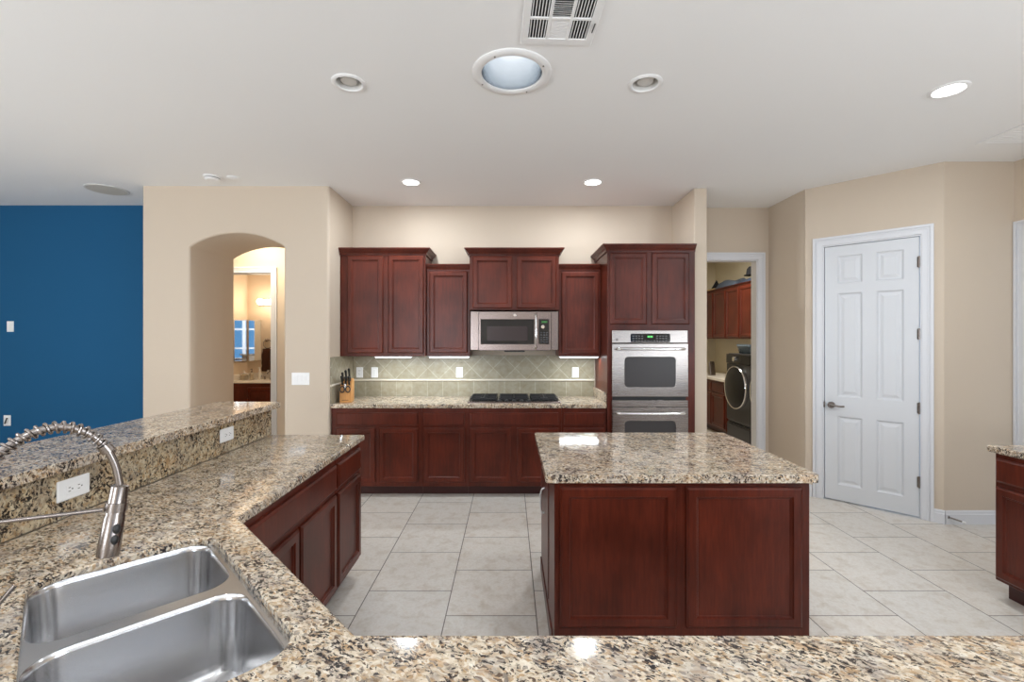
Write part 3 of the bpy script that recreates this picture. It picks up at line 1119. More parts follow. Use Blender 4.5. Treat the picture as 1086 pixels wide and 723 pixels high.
# ------------------------------------------------------------------ faucet
FU, FV = -1.374, -0.104
fx, fy = UV(FU, FV)


def FP(tt, z, side=0.0):
    return Vector((fx + (tt - side) / S2, fy + (tt + side) / S2, z))


t = thing('kitchen_faucet', 'brushed nickel pull-down faucet with exposed spring hose arching over the sink', 'faucet', (fx, fy, CT1))
b = new()
lathe(b, [(0.030, 0.0), (0.030, 0.006), (0.025, 0.012), (0.023, 0.02), (0.023, 0.12), (0.018, 0.13), (0.016, 0.15), (0.016, 0.155)], (fx, fy, CT1 + 0.0005))
obj('faucet_body', b, M['nickel'], t, smooth=True, world_coords=True)
path = catmull([FP(0, 1.06), FP(0, 1.16), FP(0.0, 1.24), FP(0.008, 1.285), FP(0.0275, 1.322), FP(0.07, 1.356), FP(0.117, 1.366), FP(0.16, 1.347), FP(0.19, 1.31), FP(0.207, 1.266), FP(0.2155, 1.215)], 10)
b = new()
tube(b, path, 0.0078, 12)
obj('hose', b, M['nickel'], t, smooth=True, world_coords=True)
# spring coil around the hose up to the collar
idx = [i for i, p in enumerate(path)]
spr = path[:81]
fr = frames(spr)
cum = [0.0]
for i in range(1, len(spr)):
    cum.append(cum[-1] + (spr[i] - spr[i - 1]).length)
coil = []
pitch = 0.0128
steps = int(cum[-1] / pitch * 14)
for k in range(steps + 1):
    s = cum[-1] * k / steps
    i = max(j for j in range(len(cum)) if cum[j] <= s + 1e-9)
    i = min(i, len(cum) - 2)
    f = (s - cum[i]) / max(cum[i + 1] - cum[i], 1e-9)
    p = spr[i].lerp(spr[i + 1], f)
    a = fr[i][2].lerp(fr[i + 1][2], f)
    bb = fr[i][3].lerp(fr[i + 1][3], f)
    ph = 2 * PI * s / pitch
    coil.append(p + (a * math.cos(ph) + bb * math.sin(ph)) * 0.0112)
b = new()
tube(b, coil, 0.0029, 6)
obj('spring', b, M['nickel'], t, smooth=True, world_coords=True)
e = fr[-1]
b = new()
tube(b, [e[0] - e[1] * 0.006, e[0] + e[1] * 0.012], 0.0128, 16)
obj('spring_collar', b, M['nickel'], t, smooth=True, world_coords=True)
hb, ht = FP(0.194, 1.066), FP(0.2155, 1.218)
ax = (hb - ht)
b = new()
tube(b, [ht - ax * 0.02, ht, ht + ax * 0.42, ht + ax * 0.44, ht + ax * 0.9, hb], [0.0125, 0.0168, 0.0178, 0.0192, 0.0215, 0.021], 20)
hd = obj('spray_head', b, M['nickel'], t, smooth=True, world_coords=True)
for q in (0.60, 0.755):
    c0 = ht + ax * q
    dv = Vector((0.8, -0.42, 0.0)).normalized()
    b = new()
    bmesh.ops.create_uvsphere(b, u_segments=12, v_segments=8, radius=1.0)
    bmesh.ops.scale(b, vec=(0.007, 0.0085, 0.0115), verts=b.verts[:])
    bmesh.ops.translate(b, vec=c0 + dv * 0.0185, verts=b.verts[:])
    obj('spray_button', b, M['black'], hd, smooth=True)
    hd.children[-1].location = -Vector(ORIGIN[t.name])
b = new()
tube(b, [FP(0.0, 1.19), FP(0.185, 1.171)], 0.0042, 10)
ci = ht + ax * 0.30
tube(b, [ci - ax * 0.065, ci + ax * 0.065], 0.0212, 20)
tube(b, [FP(0, 1.175), FP(0, 1.205)], 0.0145, 16)
obj('support_arm', b, M['nickel'], t, smooth=True, world_coords=True)
b = new()
lv0, lv1 = FP(0.0, 0.985, 0.0), FP(0.052, 1.053)
tube(b, [lv0, FP(0.03, 1.025), lv1], [0.007, 0.0045, 0.0045], 10)
obj('handle_lever', b, M['nickel'], t, smooth=True, world_coords=True)


# ------------------------------------------------------------------ outlets and switches
def plate_thing(name, label, cat, loc, rz, w, h, kind, group=None, tilt=0.0, tone='white'):
    """plate on a wall: local x along the wall, -y out of it, centred at the origin"""
    t = thing(name, label, cat, loc, rz, group)
    b = new()
    lps = []
    for ins, y in ((0, 0.0), (0, -0.0035), (0.004, -0.006)):
        lps.append([(u, y, v) for u, v in rrect(-w / 2 + ins, -h / 2 + ins, w / 2 - ins, h / 2 - ins, 0.004, 3)])
    rings(b, lps)
    bmesh.ops.recalc_face_normals(b, faces=b.faces[:])
    obj('cover_plate', b, M['white'], t)
    horiz = w > h and kind == 'outlet'
    if kind == 'outlet':
        b = new()
        if horiz:
            box(b, -0.034, 0.034, -0.0085, -0.006, -0.0165, 0.0165)
        else:
            box(b, -0.0165, 0.0165, -0.0085, -0.006, -0.034, 0.034)
        rc = obj('receptacle', b, M['white'], t, bevel=0.002)
        b = new()
        for s in (-0.018, 0.018):
            for (du, dv, hw_, hh) in ((-0.0065, 0.004, 0.0012, 0.0042), (0.0065, 0.004, 0.0012, 0.0036), (0, -0.007, 0.0022, 0.0022)):
                u, v = (s - dv, du) if horiz else (du, s + dv)
                a, c = (hh, hw_) if horiz else (hw_, hh)
                box(b, u - a, u + a, -0.0092, -0.0080, v - c, v + c)
        obj('outlet_slots', b, M['slot'], rc)
    elif kind == 'switch':
        n = max(1, round(w / 0.058))
        if w < 0.09:
            n = 1
        for i in range(n):
            cx = (i - (n - 1) / 2) * 0.046
            b = new()
            lps = [[(cx - 0.0165, -0.006, -0.0335), (cx + 0.0165, -0.006, -0.0335), (cx + 0.0165, -0.006, 0.0335), (cx - 0.0165, -0.006, 0.0335)],
                   [(cx - 0.0155, -0.008, -0.0325), (cx + 0.0155, -0.008, -0.0325), (cx + 0.0155, -0.0115, 0.0325), (cx - 0.0155, -0.0115, 0.0325)]]
            rings(b, lps)
            bmesh.ops.recalc_face_normals(b, faces=b.faces[:])
            obj('rocker', b, M['white'], t)
    return t


yb = YB - 0.0095
for px_x, lab, kd in ((-1.675, 'white outlet in the backsplash corner beside the knife block', 'outlet'),
                      (-1.508, 'white switch plate on the backsplash, second from the left corner', 'switch'),
                      (-0.560, 'white outlet on the backsplash left of the cooktop', 'outlet'),
                      (0.735, 'white outlet on the backsplash between cooktop and oven tower', 'outlet')):
    plate_thing('wall_outlet' if kd == 'outlet' else 'light_switch', lab, kd, (px_x, yb, 1.178), 0, 0.074, 0.116, kd)
plate_thing('wall_outlet', 'large horizontal white outlet on the bar splash behind the faucet', 'outlet', (-1.5940, 1.673, 1.012), PI / 2, 0.124, 0.074, 'outlet')
plate_thing('wall_outlet', 'small horizontal white outlet near the far end of the bar splash', 'outlet', (-1.5940, 2.58, 1.016), PI / 2, 0.121, 0.074, 'outlet')
plate_thing('light_switch', 'wide triple rocker switch plate on the beige arch wall', 'switch', (-2.035, 4.4625, 1.164), 0, 0.172, 0.120, 'switch')
plate_thing('light_switch', 'small white switch high on the blue wall', 'switch', (-5.565, 5.1095, 1.690), 0, 0.075, 0.118, 'switch')
t = plate_thing('wall_outlet', 'small white outlet low on the blue wall with a dark cord loop', 'outlet', (-5.60, 5.1095, 0.643), 0, 0.078, 0.118, 'outlet')
b = new()
tube(b, catmull([(-0.02, -0.009, -0.035), (0.0, -0.02, -0.005), (0.016, -0.018, 0.03)], 6), 0.006, 8)
obj('cord_stub', b, M['slot'], t, smooth=True)

# ------------------------------------------------------------------ cooktop
t = thing('gas_cooktop', 'black five-burner gas cooktop with a stainless rim on the back counter', 'cooktop', (0.045, 4.80, CT1 + 0.0005))
b = new()
lps = []
for ins, z in ((0, 0.0), (0.0, 0.006), (0.01, 0.013), (0.022, 0.013), (0.03, 0.009)):
    lps.append([(u, v, z) for u, v in rrect(-0.470 + ins, -0.245 + ins, 0.470 - ins, 0.245 - ins, 0.02, 4)])
rings(b, lps)
bmesh.ops.recalc_face_normals(b, faces=b.faces[:])
obj('cooktop_tray', b, M['steelh'], t)
b = new()
box(b, -0.435, 0.435, -0.155, 0.21, 0.010, 0.014)
obj('glass_deck', b, M['blackgl'], t, bevel=0.002)
BUR = [(-0.31, 0.11), (-0.31, -0.07), (0.0, 0.05), (0.31, 0.11), (0.31, -0.07)]
for x, y in BUR:
    b = new()
    lathe(b, [(0.05, 0.0), (0.05, 0.008), (0.036, 0.012), (0.036, 0.02), (0.03, 0.023), (0.0, 0.023)], (x, y, 0.014), 20)
    obj('burner', b, M['iron'], t, smooth=True)
for gx, gw in ((-0.31, 0.27), (0.0, 0.30), (0.31, 0.27)):
    b = new()
    x0, x1, y0, y1 = gx - gw / 2, gx + gw / 2, -0.16, 0.215
    z0, z1 = 0.030, 0.039
    s = 0.005
    for y in (y0, y1 - 2 * s):
        box(b, x0, x1, y, y + 2 * s, z0, z1)
    for x in (x0, x1 - 2 * s):
        box(b, x, x + 2 * s, y0, y1, z0, z1)
    for k in (0.25, 0.5, 0.75):
        y = y0 + (y1 - y0) * k
        box(b, x0, x1, y - s, y + s, z0, z1 + 0.003)
    box(b, gx - s, gx + s, y0, y1, z0, z1 + 0.003)
    for cx in (x0, x1 - 2 * s):
        for cy in (y0, y1 - 2 * s):
            box(b, cx, cx + 2 * s, cy, cy + 2 * s, 0.0135, z0)
    obj('grate', b, M['iron'], t)
for k in range(5):
    b = new()
    lathe(b, [(0.019, 0.0), (0.018, 0.012), (0.013, 0.017), (0.0, 0.017)], ((k - 2) * 0.075, -0.188, 0.010), 18)
    obj('burner_knob', b, M['iron'], t, smooth=True)


def badge(parent, x, y, z, r, m):
    b = new()
    lathe(b, [(r, 0.0), (r, -0.0015), (r * 0.86, -0.0022), (r * 0.86, -0.0014), (0.0, -0.0014)], (x, y, z), 20, 'Y')
    for s in (-1, 1):
        tube(b, [(x + s * r * 0.35 + r * 0.28 * math.cos(a), y - 0.0022, z + r * 0.42 * math.sin(a)) for a in [PI * 0.25 * i for i in range(8)]], r * 0.07, 5)
    return obj('logo_badge', b, m, parent, smooth=True)


# ------------------------------------------------------------------ microwave
MY = 4.70
t = thing('microwave', 'stainless over-range microwave with black window above the cooktop', 'microwave', (0.055, MY, 1.43))
x0, x1 = -0.370, 0.370
hh = 0.405
obj('microwave_body', box(new(), x0, x1, 0.03, YB - MY - 0.012, 0.0, hh), M['steelh'], t, bevel=0.003)
b = new()
prism(b, [rect(x0, 0.004, 0.222, hh - 0.002), rect(-0.352, 0.070, 0.196, 0.322)], XZ, -0.004, 0.03)
dr = obj('microwave_door', b, M['steelh'], t, bevel=0.003)
ob = obj('window', prism(new(), [rect(-0.352, 0.070, 0.196, 0.322)], XZ, 0.0, 0.02), M['blackgl'], dr)
ob = obj('window_screen', box(new(), -0.288, 0.130, -0.0012, 0.0, 0.104, 0.252), mat('microwave_screen', (0.035, 0.025, 0.028, 1), 0.15), dr)
b = new()
prism(b, [rect(0.225, 0.004, x1, hh - 0.002), rect(0.243, 0.070, 0.350, 0.322)], XZ, -0.004, 0.03)
pn = obj('control_panel', b, M['steelh'], t, bevel=0.003)
obj('panel_glass', box(new(), 0.243, 0.350, -0.002, 0.02, 0.070, 0.322), M['blackgl'], pn)
b = new()
lathe(b, [(0.020, 0.0), (0.020, -0.012), (0.016, -0.016), (0.0, -0.016)], (0.285, -0.002, 0.245), 20, 'Y')
obj('dial', b, M['chrome'], pn, smooth=True)
obj('display', box(new(), 0.272, 0.330, -0.0035, -0.002, 0.287, 0.306), mat('dim_green_display', (0.01, 0.05, 0.01, 1), 0.3, emit=(0.1, 0.5, 0.1, 1), estr=0.25), pn)
b = new()
for r in range(5):
    for c in range(3):
        box(b, 0.258 + c * 0.03, 0.278 + c * 0.03, -0.0032, -0.002, 0.085 + r * 0.024, 0.097 + r * 0.024)
obj('keypad', b, mat('grey_key', (0.05, 0.05, 0.055, 1), 0.4), pn)
b = new()
tube(b, catmull([(0.208, -0.002, 0.372), (0.212, -0.030, 0.35), (0.214, -0.042, 0.27), (0.214, -0.044, 0.20), (0.214, -0.042, 0.13), (0.212, -0.030, 0.05), (0.208, -0.002, 0.028)], 6), 0.011, 12)
obj('microwave_handle', b, M['chrome'], t, smooth=True)
for a, c in ((-0.456, -0.374), (0.374, 0.444)):
    obj('filler_panel', box(new(), a, c, 0.004, 0.40, 0.008, hh), M['steelh'], t, bevel=0.003)
obj('vent_grille', box(new(), -0.11, 0.10, 0.02, 0.30, -0.012, 0.0), M['black'], t)
badge(t, -0.002, -0.004, 0.366, 0.014, M['chrome'])

# ------------------------------------------------------------------ double oven
OY = 4.488
t = thing('double_oven', 'stainless double wall oven built into the cherry tower', 'oven', (1.365, OY, 0.36))
w2 = 0.369
Z = lambda z: z - 0.36
b = new()
box(b, -w2 + 0.022, w2 - 0.022, 0.0, 0.56, Z(0.382), Z(1.615))
box(b, -w2 + 0.01, w2 - 0.01, -0.008, 0.0, Z(0.363), Z(1.634))
obj('oven_body', b, M['black'], t)
cp = obj('control_panel', box(new(), -w2, w2, -0.035, -0.008, Z(1.512), Z(1.637)), M['steel'], t, bevel=0.006)
obj('display_glass', prism(new(), [rrect(-0.19, Z(1.520), 0.195, Z(1.604), 0.012, 4)], XZ, -0.037, -0.034), M['blackgl'], cp)
b = new()
for k in range(4):
    box(b, -0.025 + k * 0.013, -0.016 + k * 0.013, -0.0382, -0.037, Z(1.566), Z(1.582))
obj('clock', b, M['green'], cp)
b = new()
for r in range(3):
    for c in range(12):
        if 4 <= c <= 7 and r > 0:
            continue
        box(b, -0.172 + c * 0.029, -0.156 + c * 0.029, -0.0378, -0.037, Z(1.530) + r * 0.023, Z(1.538) + r * 0.023)
obj('keypad', b, mat('oven_key', (0.16, 0.16, 0.16, 1), 0.4), cp)
badge(cp, -0.322, -0.035, Z(1.545), 0.013, M['nickel'])
for k, (z0, z1) in enumerate(((0.992, 1.505), (0.372, 0.885))):
    b = new()
    win = rrect(-0.248, Z(z0 + 0.092), 0.247, Z(z1 - 0.128), 0.035, 5)
    prism(b, [rect(-w2, Z(z0), w2, Z(z1)), win], XZ, -0.042, -0.008)
    dr = obj('oven_door', b, M['steel'], t, bevel=0.004)
    obj('oven_window', prism(new(), [rrect(-0.248, Z(z0 + 0.092), 0.247, Z(z1 - 0.128), 0.035, 5)], XZ, -0.038, -0.02), M['ovengl'], dr)
    zh = Z(z1 - 0.050)
    b = new()
    tube(b, catmull([(-0.325, -0.04, zh), (-0.320, -0.075, zh), (-0.27, -0.088, zh), (-0.1, -0.092, zh), (0.1, -0.092, zh), (0.27, -0.088, zh), (0.320, -0.075, zh), (0.325, -0.04, zh)], 6), 0.0135, 12)
    obj('oven_handle', b, M['chrome'], dr, smooth=True)
obj('vent_strip', box(new(), -w2, w2, -0.036, -0.008, Z(0.890), Z(0.955)), M['steel'], t, bevel=0.004)


# ------------------------------------------------------------------ under-cabinet lights
for x0, x1, z, lab in ((-1.425, -1.035, 1.371, 'slim under-cabinet light strip glowing under the corner wall cabinet'),
                       (-0.855, -0.425, 1.371, 'slim under-cabinet light strip left of the microwave'),
                       (0.525, 0.940, 1.371, 'slim under-cabinet light strip between microwave and oven tower')):
    t = thing('under_cabinet_light', lab, 'light', ((x0 + x1) / 2, 4.87, z), 0, 'under-cabinet lights')
    w_ = (x1 - x0) / 2
    obj('light_housing', box(new(), -w_, w_, -0.035, 0.035, -0.012, -0.0005), M['white'], t)
    obj('light_lens', box(new(), -w_ + 0.008, w_ - 0.008, -0.036, -0.012, -0.0155, -0.012), M['strip'], t)
    l = area_light('strip_lamp', (0, -0.024, -0.02), (0, 0, 0), 2 * w_ - 0.02, 0.022, 2.6, (0.88, 0.96, 1.0))
    l.parent = t

# ------------------------------------------------------------------ ceiling fixtures
def can(x, y, on, label):
    t = thing('recessed_light', label, 'ceiling light', (x, y, H), 0, 'recessed ceiling lights')
    b = new()
    lathe(b, [(0.098, 0.0), (0.098, -0.003), (0.090, -0.008), (0.078, -0.008), (0.072, -0.002), (0.0755, 0.0)], n=36, cap0=False, cap1=False)
    obj('trim_ring', b, M['white'], t, smooth=True)
    b = new()
    if on:
        lathe(b, [(0.0755, 0.0), (0.072, 0.025), (0.0715, 0.14)], n=32, cap0=False)
        obj('light_can', b, M['white'], t, smooth=True)
        b = new()
        lathe(b, [(0.0715, 0.003), (0.05, -0.004), (0.0, -0.006)], n=32, cap0=False, cap1=True)
        obj('light_lens', b, M['lens'], t, smooth=True)
        l = area_light('can_lamp', (0, 0, -0.012), (0, 0, 0), 0.13, 0.13, 16, CAN, 180, True)
        l.parent = t
    else:
        lathe(b, [(0.0755, 0.0), (0.070, 0.03), (0.060, 0.07), (0.058, 0.14)], n=32, cap0=False)
        obj('light_can', b, M['lensoff'], t, smooth=True)
        b = new()
        lathe(b, [(0.05, 0.06), (0.05, 0.02), (0.044, 0.008), (0.0, 0.004)], n=28)
        obj('lamp_bulb', b, M['lensoff'], t, smooth=True)
    return t


can(*CANS_ON[0], True, 'lit recessed ceiling light above the left end of the back counter')
can(*CANS_ON[1], True, 'lit recessed ceiling light above the cooktop side near the oven tower')
for x_, y_ in FILL_REAR:
    added_lamp_disc(x_, y_, 0.07)
    l = area_light('rear_can_lamp', (x_, y_, H - 0.012), (0, 0, 0), 0.13, 0.13, 16, CAN, 180, True)  # added fill behind the camera, for overall brightness
can(*CANS_ON[2], True, 'bright lit recessed ceiling light at upper right, before the pantry door')
can(*CANS_OFF[0], False, 'unlit recessed ceiling light left of the round skylight tube')
can(*CANS_OFF[1], False, 'unlit recessed ceiling light right of the round skylight tube')

t = thing('tubular_skylight', 'large round tubular skylight with white ring and silvery reflective inside', 'skylight', (*SUNT, H))
b = new()
lathe(b, [(0.222, 0.0), (0.222, -0.004), (0.214, -0.010), (0.180, -0.012), (0.170, -0.008), (0.169, 0.0), (0.174, 0.004)], n=48, cap0=False, cap1=False)
rg = obj('trim_ring', b, M['white'], t, smooth=True)
for k in range(4):
    a = PI / 4 + k * PI / 2 + 0.3
    b = new()
    lathe(b, [(0.0, -0.0165), (0.004, -0.0165), (0.004, -0.013)], (0.192 * math.cos(a), 0.192 * math.sin(a), 0.0), 10)
    obj('screw', b, M['nickel'], rg)
b = new()
lathe(b, [(0.170, 0.0), (0.168, 0.02), (0.168, 0.36)], n=48, cap0=False, cap1=False)
obj('reflective_tube', b, M['tube'], t, smooth=True)
b = new()
lathe(b, [(0.168, 0.36), (0.11, 0.40), (0.0, 0.42)], n=40, cap0=False)
obj('dome', b, M['skyd'], t, smooth=True)

t = thing('ceiling_vent', 'square white louvered air vent in the ceiling at the top edge', 'vent', (*VENT, H), VANG)
cells = []
for r in range(2):
    for c in range(3):
        cx = (c - 1) * 0.1
        cy = (r - 0.5) * 0.148
        cells.append((cx - 0.042, cy - 0.065, cx + 0.042, cy + 0.065, c))
b = new()
prism(b, [rect(-0.178, -0.188, 0.178, 0.188)] + [rect(*c[:4]) for c in cells], XY, -0.008, -0.0005)
fr_ = obj('vent_frame', b, M['white'], t, bevel=0.003, seg=1)
for c in cells:
    b = new()
    if c[4] == 1:
        n = 10
        lean = 0.016 if c[1] < -0.1 else -0.004
        th = 0.0016 if c[1] < -0.1 else 0.005
        for k in range(n):
            y = c[1] + (c[3] - c[1]) * (k + 0.5) / n
            prism(b, [[(y - th, -0.005), (y + th, -0.005), (y + th + lean, 0.010), (y - th + lean, 0.010)]], lambda u, v, w: (w, u, v), c[0], c[2])
    else:
        n = 6
        sg = 0.4 if c[4] == 0 else 1
        for k in range(n):
            x = c[0] + (c[2] - c[0]) * (k + 0.5) / n
            prism(b, [[(x - 0.0022, -0.006), (x + 0.0022, -0.006), (x + 0.0022 + sg * 0.004, 0.012), (x - 0.0022 + sg * 0.004, 0.012)]], lambda u, v, w: (u, w, v), c[1], c[3])
    obj('louver_bank', b, M['white'], t)
b = new()
box(b, -0.145, 0.145, -0.150, 0.150, 0.10, 0.11)
for q in ((-0.149, -0.145, -0.154, 0.154), (0.145, 0.149, -0.154, 0.154), (-0.149, 0.149, -0.154, -0.150), (-0.149, 0.149, 0.150, 0.154)):
    box(b, *q, 0.0, 0.11)
obj('vent_box', b, M['gapgrey'], t)
b = new()
tube(b, [(0.163, 0.02, -0.012), (0.160, 0.075, -0.016)], 0.003, 8)
obj('damper_lever', b, M['slot'], t)


def ceiling_disc(name, label, cat, x, y, prof, m, sxy=(1, 1)):
    t = thing(name, label, cat, (x, y, H))
    b = new()
    lathe(b, prof, n=36)
    bmesh.ops.scale(b, vec=(sxy[0], sxy[1], 1), verts=b.verts[:])
    obj('cover', b, m, t, smooth=True)
    return t


t = ceiling_disc('smoke_detector', 'round white smoke detector, the larger of the pair above the arch', 'smoke detector', -2.73, 4.205,
                 [(0.072, 0.0), (0.072, -0.008), (0.062, -0.012), (0.062, -0.026), (0.05, -0.036), (0.0, -0.037)], M['white'])
b = new()
lathe(b, [(0.0635, -0.014), (0.0635, -0.018)], n=36, cap0=False, cap1=False)
obj('sensor_slot', b, M['slot'], t)
ceiling_disc('smoke_detector', 'small white round ceiling sensor right of the smoke detector', 'sensor', -2.545, 4.225,
             [(0.055, 0.0), (0.055, -0.006), (0.045, -0.014), (0.0, -0.016)], M['white'])
t = thing('ceiling_speaker', 'flat round white speaker on the ceiling before the blue wall', 'speaker', (-4.01, 4.565, H))
b = new()
lathe(b, [(0.175, 0.0), (0.175, -0.006), (0.165, -0.010), (0.158, -0.008)], n=44, cap0=False)
obj('speaker_frame', b, M['lensoff'], t, smooth=True)
b = new()
lathe(b, [(0.158, -0.008), (0.08, -0.010), (0.0, -0.0105)], n=44, cap0=False)
obj('grille', b, mat('speaker_grille', srgb(205, 200, 190), 0.8), t, smooth=True)
t = thing('access_panel', 'white ceiling register panel at the far right edge', 'panel', (3.80, 3.30, H))
b = new()
prism(b, [rect(-0.25, -0.19, 0.45, 0.20), rect(-0.21, -0.15, 0.41, 0.16)], XY, -0.007, -0.0005)
obj('panel_frame', b, M['ceil'], t, bevel=0.002, seg=1)
b = new()
box(b, -0.205, 0.405, -0.145, 0.155, -0.004, -0.0005)
for k in range(8):
    y = -0.13 + k * 0.036
    box(b, -0.20, 0.40, y, y + 0.012, -0.0065, -0.004)
obj('panel_face', b, M['ceil'], t)

# ------------------------------------------------------------------ knife block
t = thing('knife_block', 'light wooden knife block on the counter in the left corner', 'knife block', (-1.655, 4.66, CT1 + 0.0005), math.radians(8))
b = new()
prism(b, [[(-0.075, 0.0), (0.085, 0.0), (0.095, 0.225), (0.02, 0.235), (-0.075, 0.130)]], lambda u, v, w: (w, u, v), -0.055, 0.055)
obj('block_body', b, M['knifew'], t, bevel=0.004)
b = box(new(), -0.032, 0.030, -0.0758, -0.075, 0.022, 0.027)
obj('stamp_mark', b, mat('burnt_mark', srgb(92, 54, 24), 0.7), t)
nrm = Vector((0, -0.105, 0.095)).normalized()   # out of the slanted face
rt = Matrix.Rotation(math.radians(8), 3, 'Z')
kb = Vector((-1.655, 4.66, CT1 + 0.0005))
KL = ['leftmost black-handled knife standing in the upper row of the block', 'middle black-handled knife in the upper row of the block',
      'rightmost and highest black-handled knife in the block', 'left black-handled knife in the lower row of the block',
      'centre black-handled knife in the lower row of the block', 'right black-handled knife in the lower row of the block']
kk = 0
for row, (fy_, fz_) in enumerate(((-0.005, 0.208), (-0.038, 0.171))):
    for c in range(3):
        x = (-0.034, 0.0, 0.033)[c]
        base = kb + rt @ (Vector((x, fy_, fz_)) + nrm * 0.006)
        dirv = rt @ Vector((0, -0.45, 0.9)).normalized()
        if row == 0:
            ln = (0.10, 0.125, 0.145)[c]
        else:
            ln = (0.105, 0.095, 0.10)[c]
        k = thing('kitchen_knife', KL[kk], 'knife', tuple(base), 0, 'knives in the block')
        kk += 1
        b = new()
        pts = [dirv * (ln * q) for q in (0.01, 0.1, 0.35, 0.7, 0.92, 1.0)]
        tube(b, pts, [0.0085, 0.0105, 0.0095, 0.0105, 0.0125, 0.007], 10)
        obj('knife_handle', b, M['black'], k, smooth=True)
        b = new()
        tube(b, [dirv * 0.0015, dirv * 0.004], 0.004, 6)
        obj('knife_blade', b, M['chrome'], k)
        b = new()
        sd = rt @ Vector((0, -1, -0.4)).normalized()
        for q in (0.3, 0.6):
            lathe(b, [(0.0022, -0.0105), (0.0022, 0.0)], tuple(dirv * (ln * q) + Vector((0, 0, 0))), 8, 'Y')
        obj('rivet', b, M['chrome'], k)
base = kb + rt @ Vector((0.0, -0.078, 0.135))
k = thing('kitchen_scissors', 'black-handled kitchen scissors hanging at the front of the knife block', 'scissors', tuple(base), math.radians(8))
for s in (-1, 1):
    b = new()
    tube(b, [(s * 0.027 + 0.021 * math.cos(a), -0.010, 0.0 + 0.030 * math.sin(a)) for a in [2 * PI * i / 20 for i in range(21)]], 0.0055, 8)
    obj('handle_loop', b, M['black'], k, smooth=True)
b = new()
box(b, -0.009, 0.009, -0.007, 0.0, -0.004, 0.055)
obj('scissor_blades', b, M['chrome'], k)

# ------------------------------------------------------------------ door stop
t = thing('door_stop', 'small metal spring door stop with white tip on the baseboard', 'door stop', (3.672, 3.834, 0.062))
b = new()
dsd = Vector((0.50, -0.80, -0.12)).normalized()
tube(b, [dsd * 0.0, dsd * 0.004, dsd * 0.006, dsd * 0.085], [0.012, 0.012, 0.006, 0.006], 10)
obj('stop_spring', b, M['nickel'], t, smooth=True)
b = new()
tube(b, [dsd * 0.085, dsd * 0.105], 0.009, 10)
obj('stop_tip', b, M['white'], t, smooth=True)

# ------------------------------------------------------------------ bathroom
cabinet('vanity_cabinet', 'dark cherry bathroom vanity seen through the arch', (-4.57, 7.47, 0), 0, 2.2, 0.52, 0, 0.83,
        [('door', 0.30 + 0.46 * k, 0.74 + 0.46 * k, 0.14, 0.76) for k in range(4)], toe=0.1)
t = thing('vanity_counter', 'white bathroom vanity top with upstand seen through the arch', 'countertop', (-4.57, 7.44, 0.8305))
obj('top_slab', box(new(), 0.0, 2.24, 0.0, 0.555, 0.0, 0.03), M['counterw'], t, bevel=0.004)
obj('upstand', box(new(), 0.0, 2.24, 0.535, 0.555, 0.03, 0.13), M['counterw'], t)
obj('upstand', box(new(), 0.0, 0.02, 0.0, 0.535, 0.03, 0.13), M['counterw'], t)
o = obj('bathroom_mirror', box(new(), -4.545, -4.335, 7.985, 7.998, 1.165, 1.875), M['mirror'])
tag(o, 'bathroom mirror above the vanity, the right one on the far wall', 'mirror')
o = obj('bathroom_mirror', box(new(), -4.578, -4.565, 7.30, 7.97, 1.165, 1.875), M['mirror'])
tag(o, 'bathroom mirror on the side wall, left of the corner', 'mirror')
t = thing('vanity_light', 'chrome bathroom light bar with glowing globe bulbs on the far wall', 'light', (-4.05, 7.998, 2.19))
obj('light_bar', box(new(), -0.33, 0.45, -0.03, 0.0, -0.055, 0.055), M['chrome'], t, bevel=0.006)
for k in range(4):
    x = -0.245 + k * 0.205
    b = new()
    bmesh.ops.create_uvsphere(b, u_segments=20, v_segments=12, radius=0.058)
    bmesh.ops.translate(b, vec=(x, -0.105, 0), verts=b.verts[:])
    g = obj('globe_bulb', b, M['bulb'], t, smooth=True)
    b = new()
    lathe(b, [(0.024, -0.05), (0.028, -0.03)], (x, 0.0, 0.0), 16, 'Y')
    obj('bulb_socket', b, M['chrome'], g)
    pl = bpy.data.lights.new('bulb_lamp', 'POINT')
    pl.energy = 3.6
    pl.color = (1.0, 0.80, 0.58)
    pl.shadow_soft_size = 0.07
    po = bpy.data.objects.new('bulb_lamp', pl)
    po.location = (x, -0.2, 0)
    C.objects.link(po)
    po.parent = t
t = thing('towel_ring', 'metal towel ring on the bathroom wall right of the mirror', 'towel ring', (-4.235, 7.998, 1.53))
b = new()
lathe(b, [(0.03, 0.0), (0.03, -0.01), (0.012, -0.02), (0.012, -0.05)], (0, 0, 0), 16, 'Y')
tube(b, [(0.035 + 0.075 * math.cos(a), -0.045, -0.07 + 0.075 * math.sin(a)) for a in [2 * PI * i / 24 for i in range(25)]], 0.006, 8)
obj('ring', b, M['nickel'], t, smooth=True)
b = new()
lps = []
for k in range(9):
    z = 1.381 - k * 0.049
    wv = 0.085 + 0.02 * (k > 1)
    lp = []
    for i in range(24):
        a = 2 * PI * i / 24
        lp.append((-4.20 + wv * math.cos(a) * (1 + 0.05 * math.sin(3 * k)), 7.953 + (0.026 + 0.008 * math.sin(5 * a + k * 0.3)) * math.sin(a), z))
    lps.append(lp)
rings(b, lps)
o = obj('hand_towel', b, M['towel'], smooth=True)
tag(o, 'dark brown hand towel hanging from the bathroom towel ring', 'towel')
t = thing('bathroom_faucet', 'brushed metal bathroom faucet on the white vanity top', 'faucet', (-4.06, 7.80, 0.861))
b = new()
lathe(b, [(0.028, 0.0), (0.02, 0.01), (0.014, 0.02), (0.014, 0.08)], (0, 0, 0), 16)
tube(b, catmull([(0, 0, 0.07), (0, -0.01, 0.13), (0, -0.06, 0.16), (0, -0.11, 0.13), (0, -0.12, 0.10)], 6), 0.012, 10)
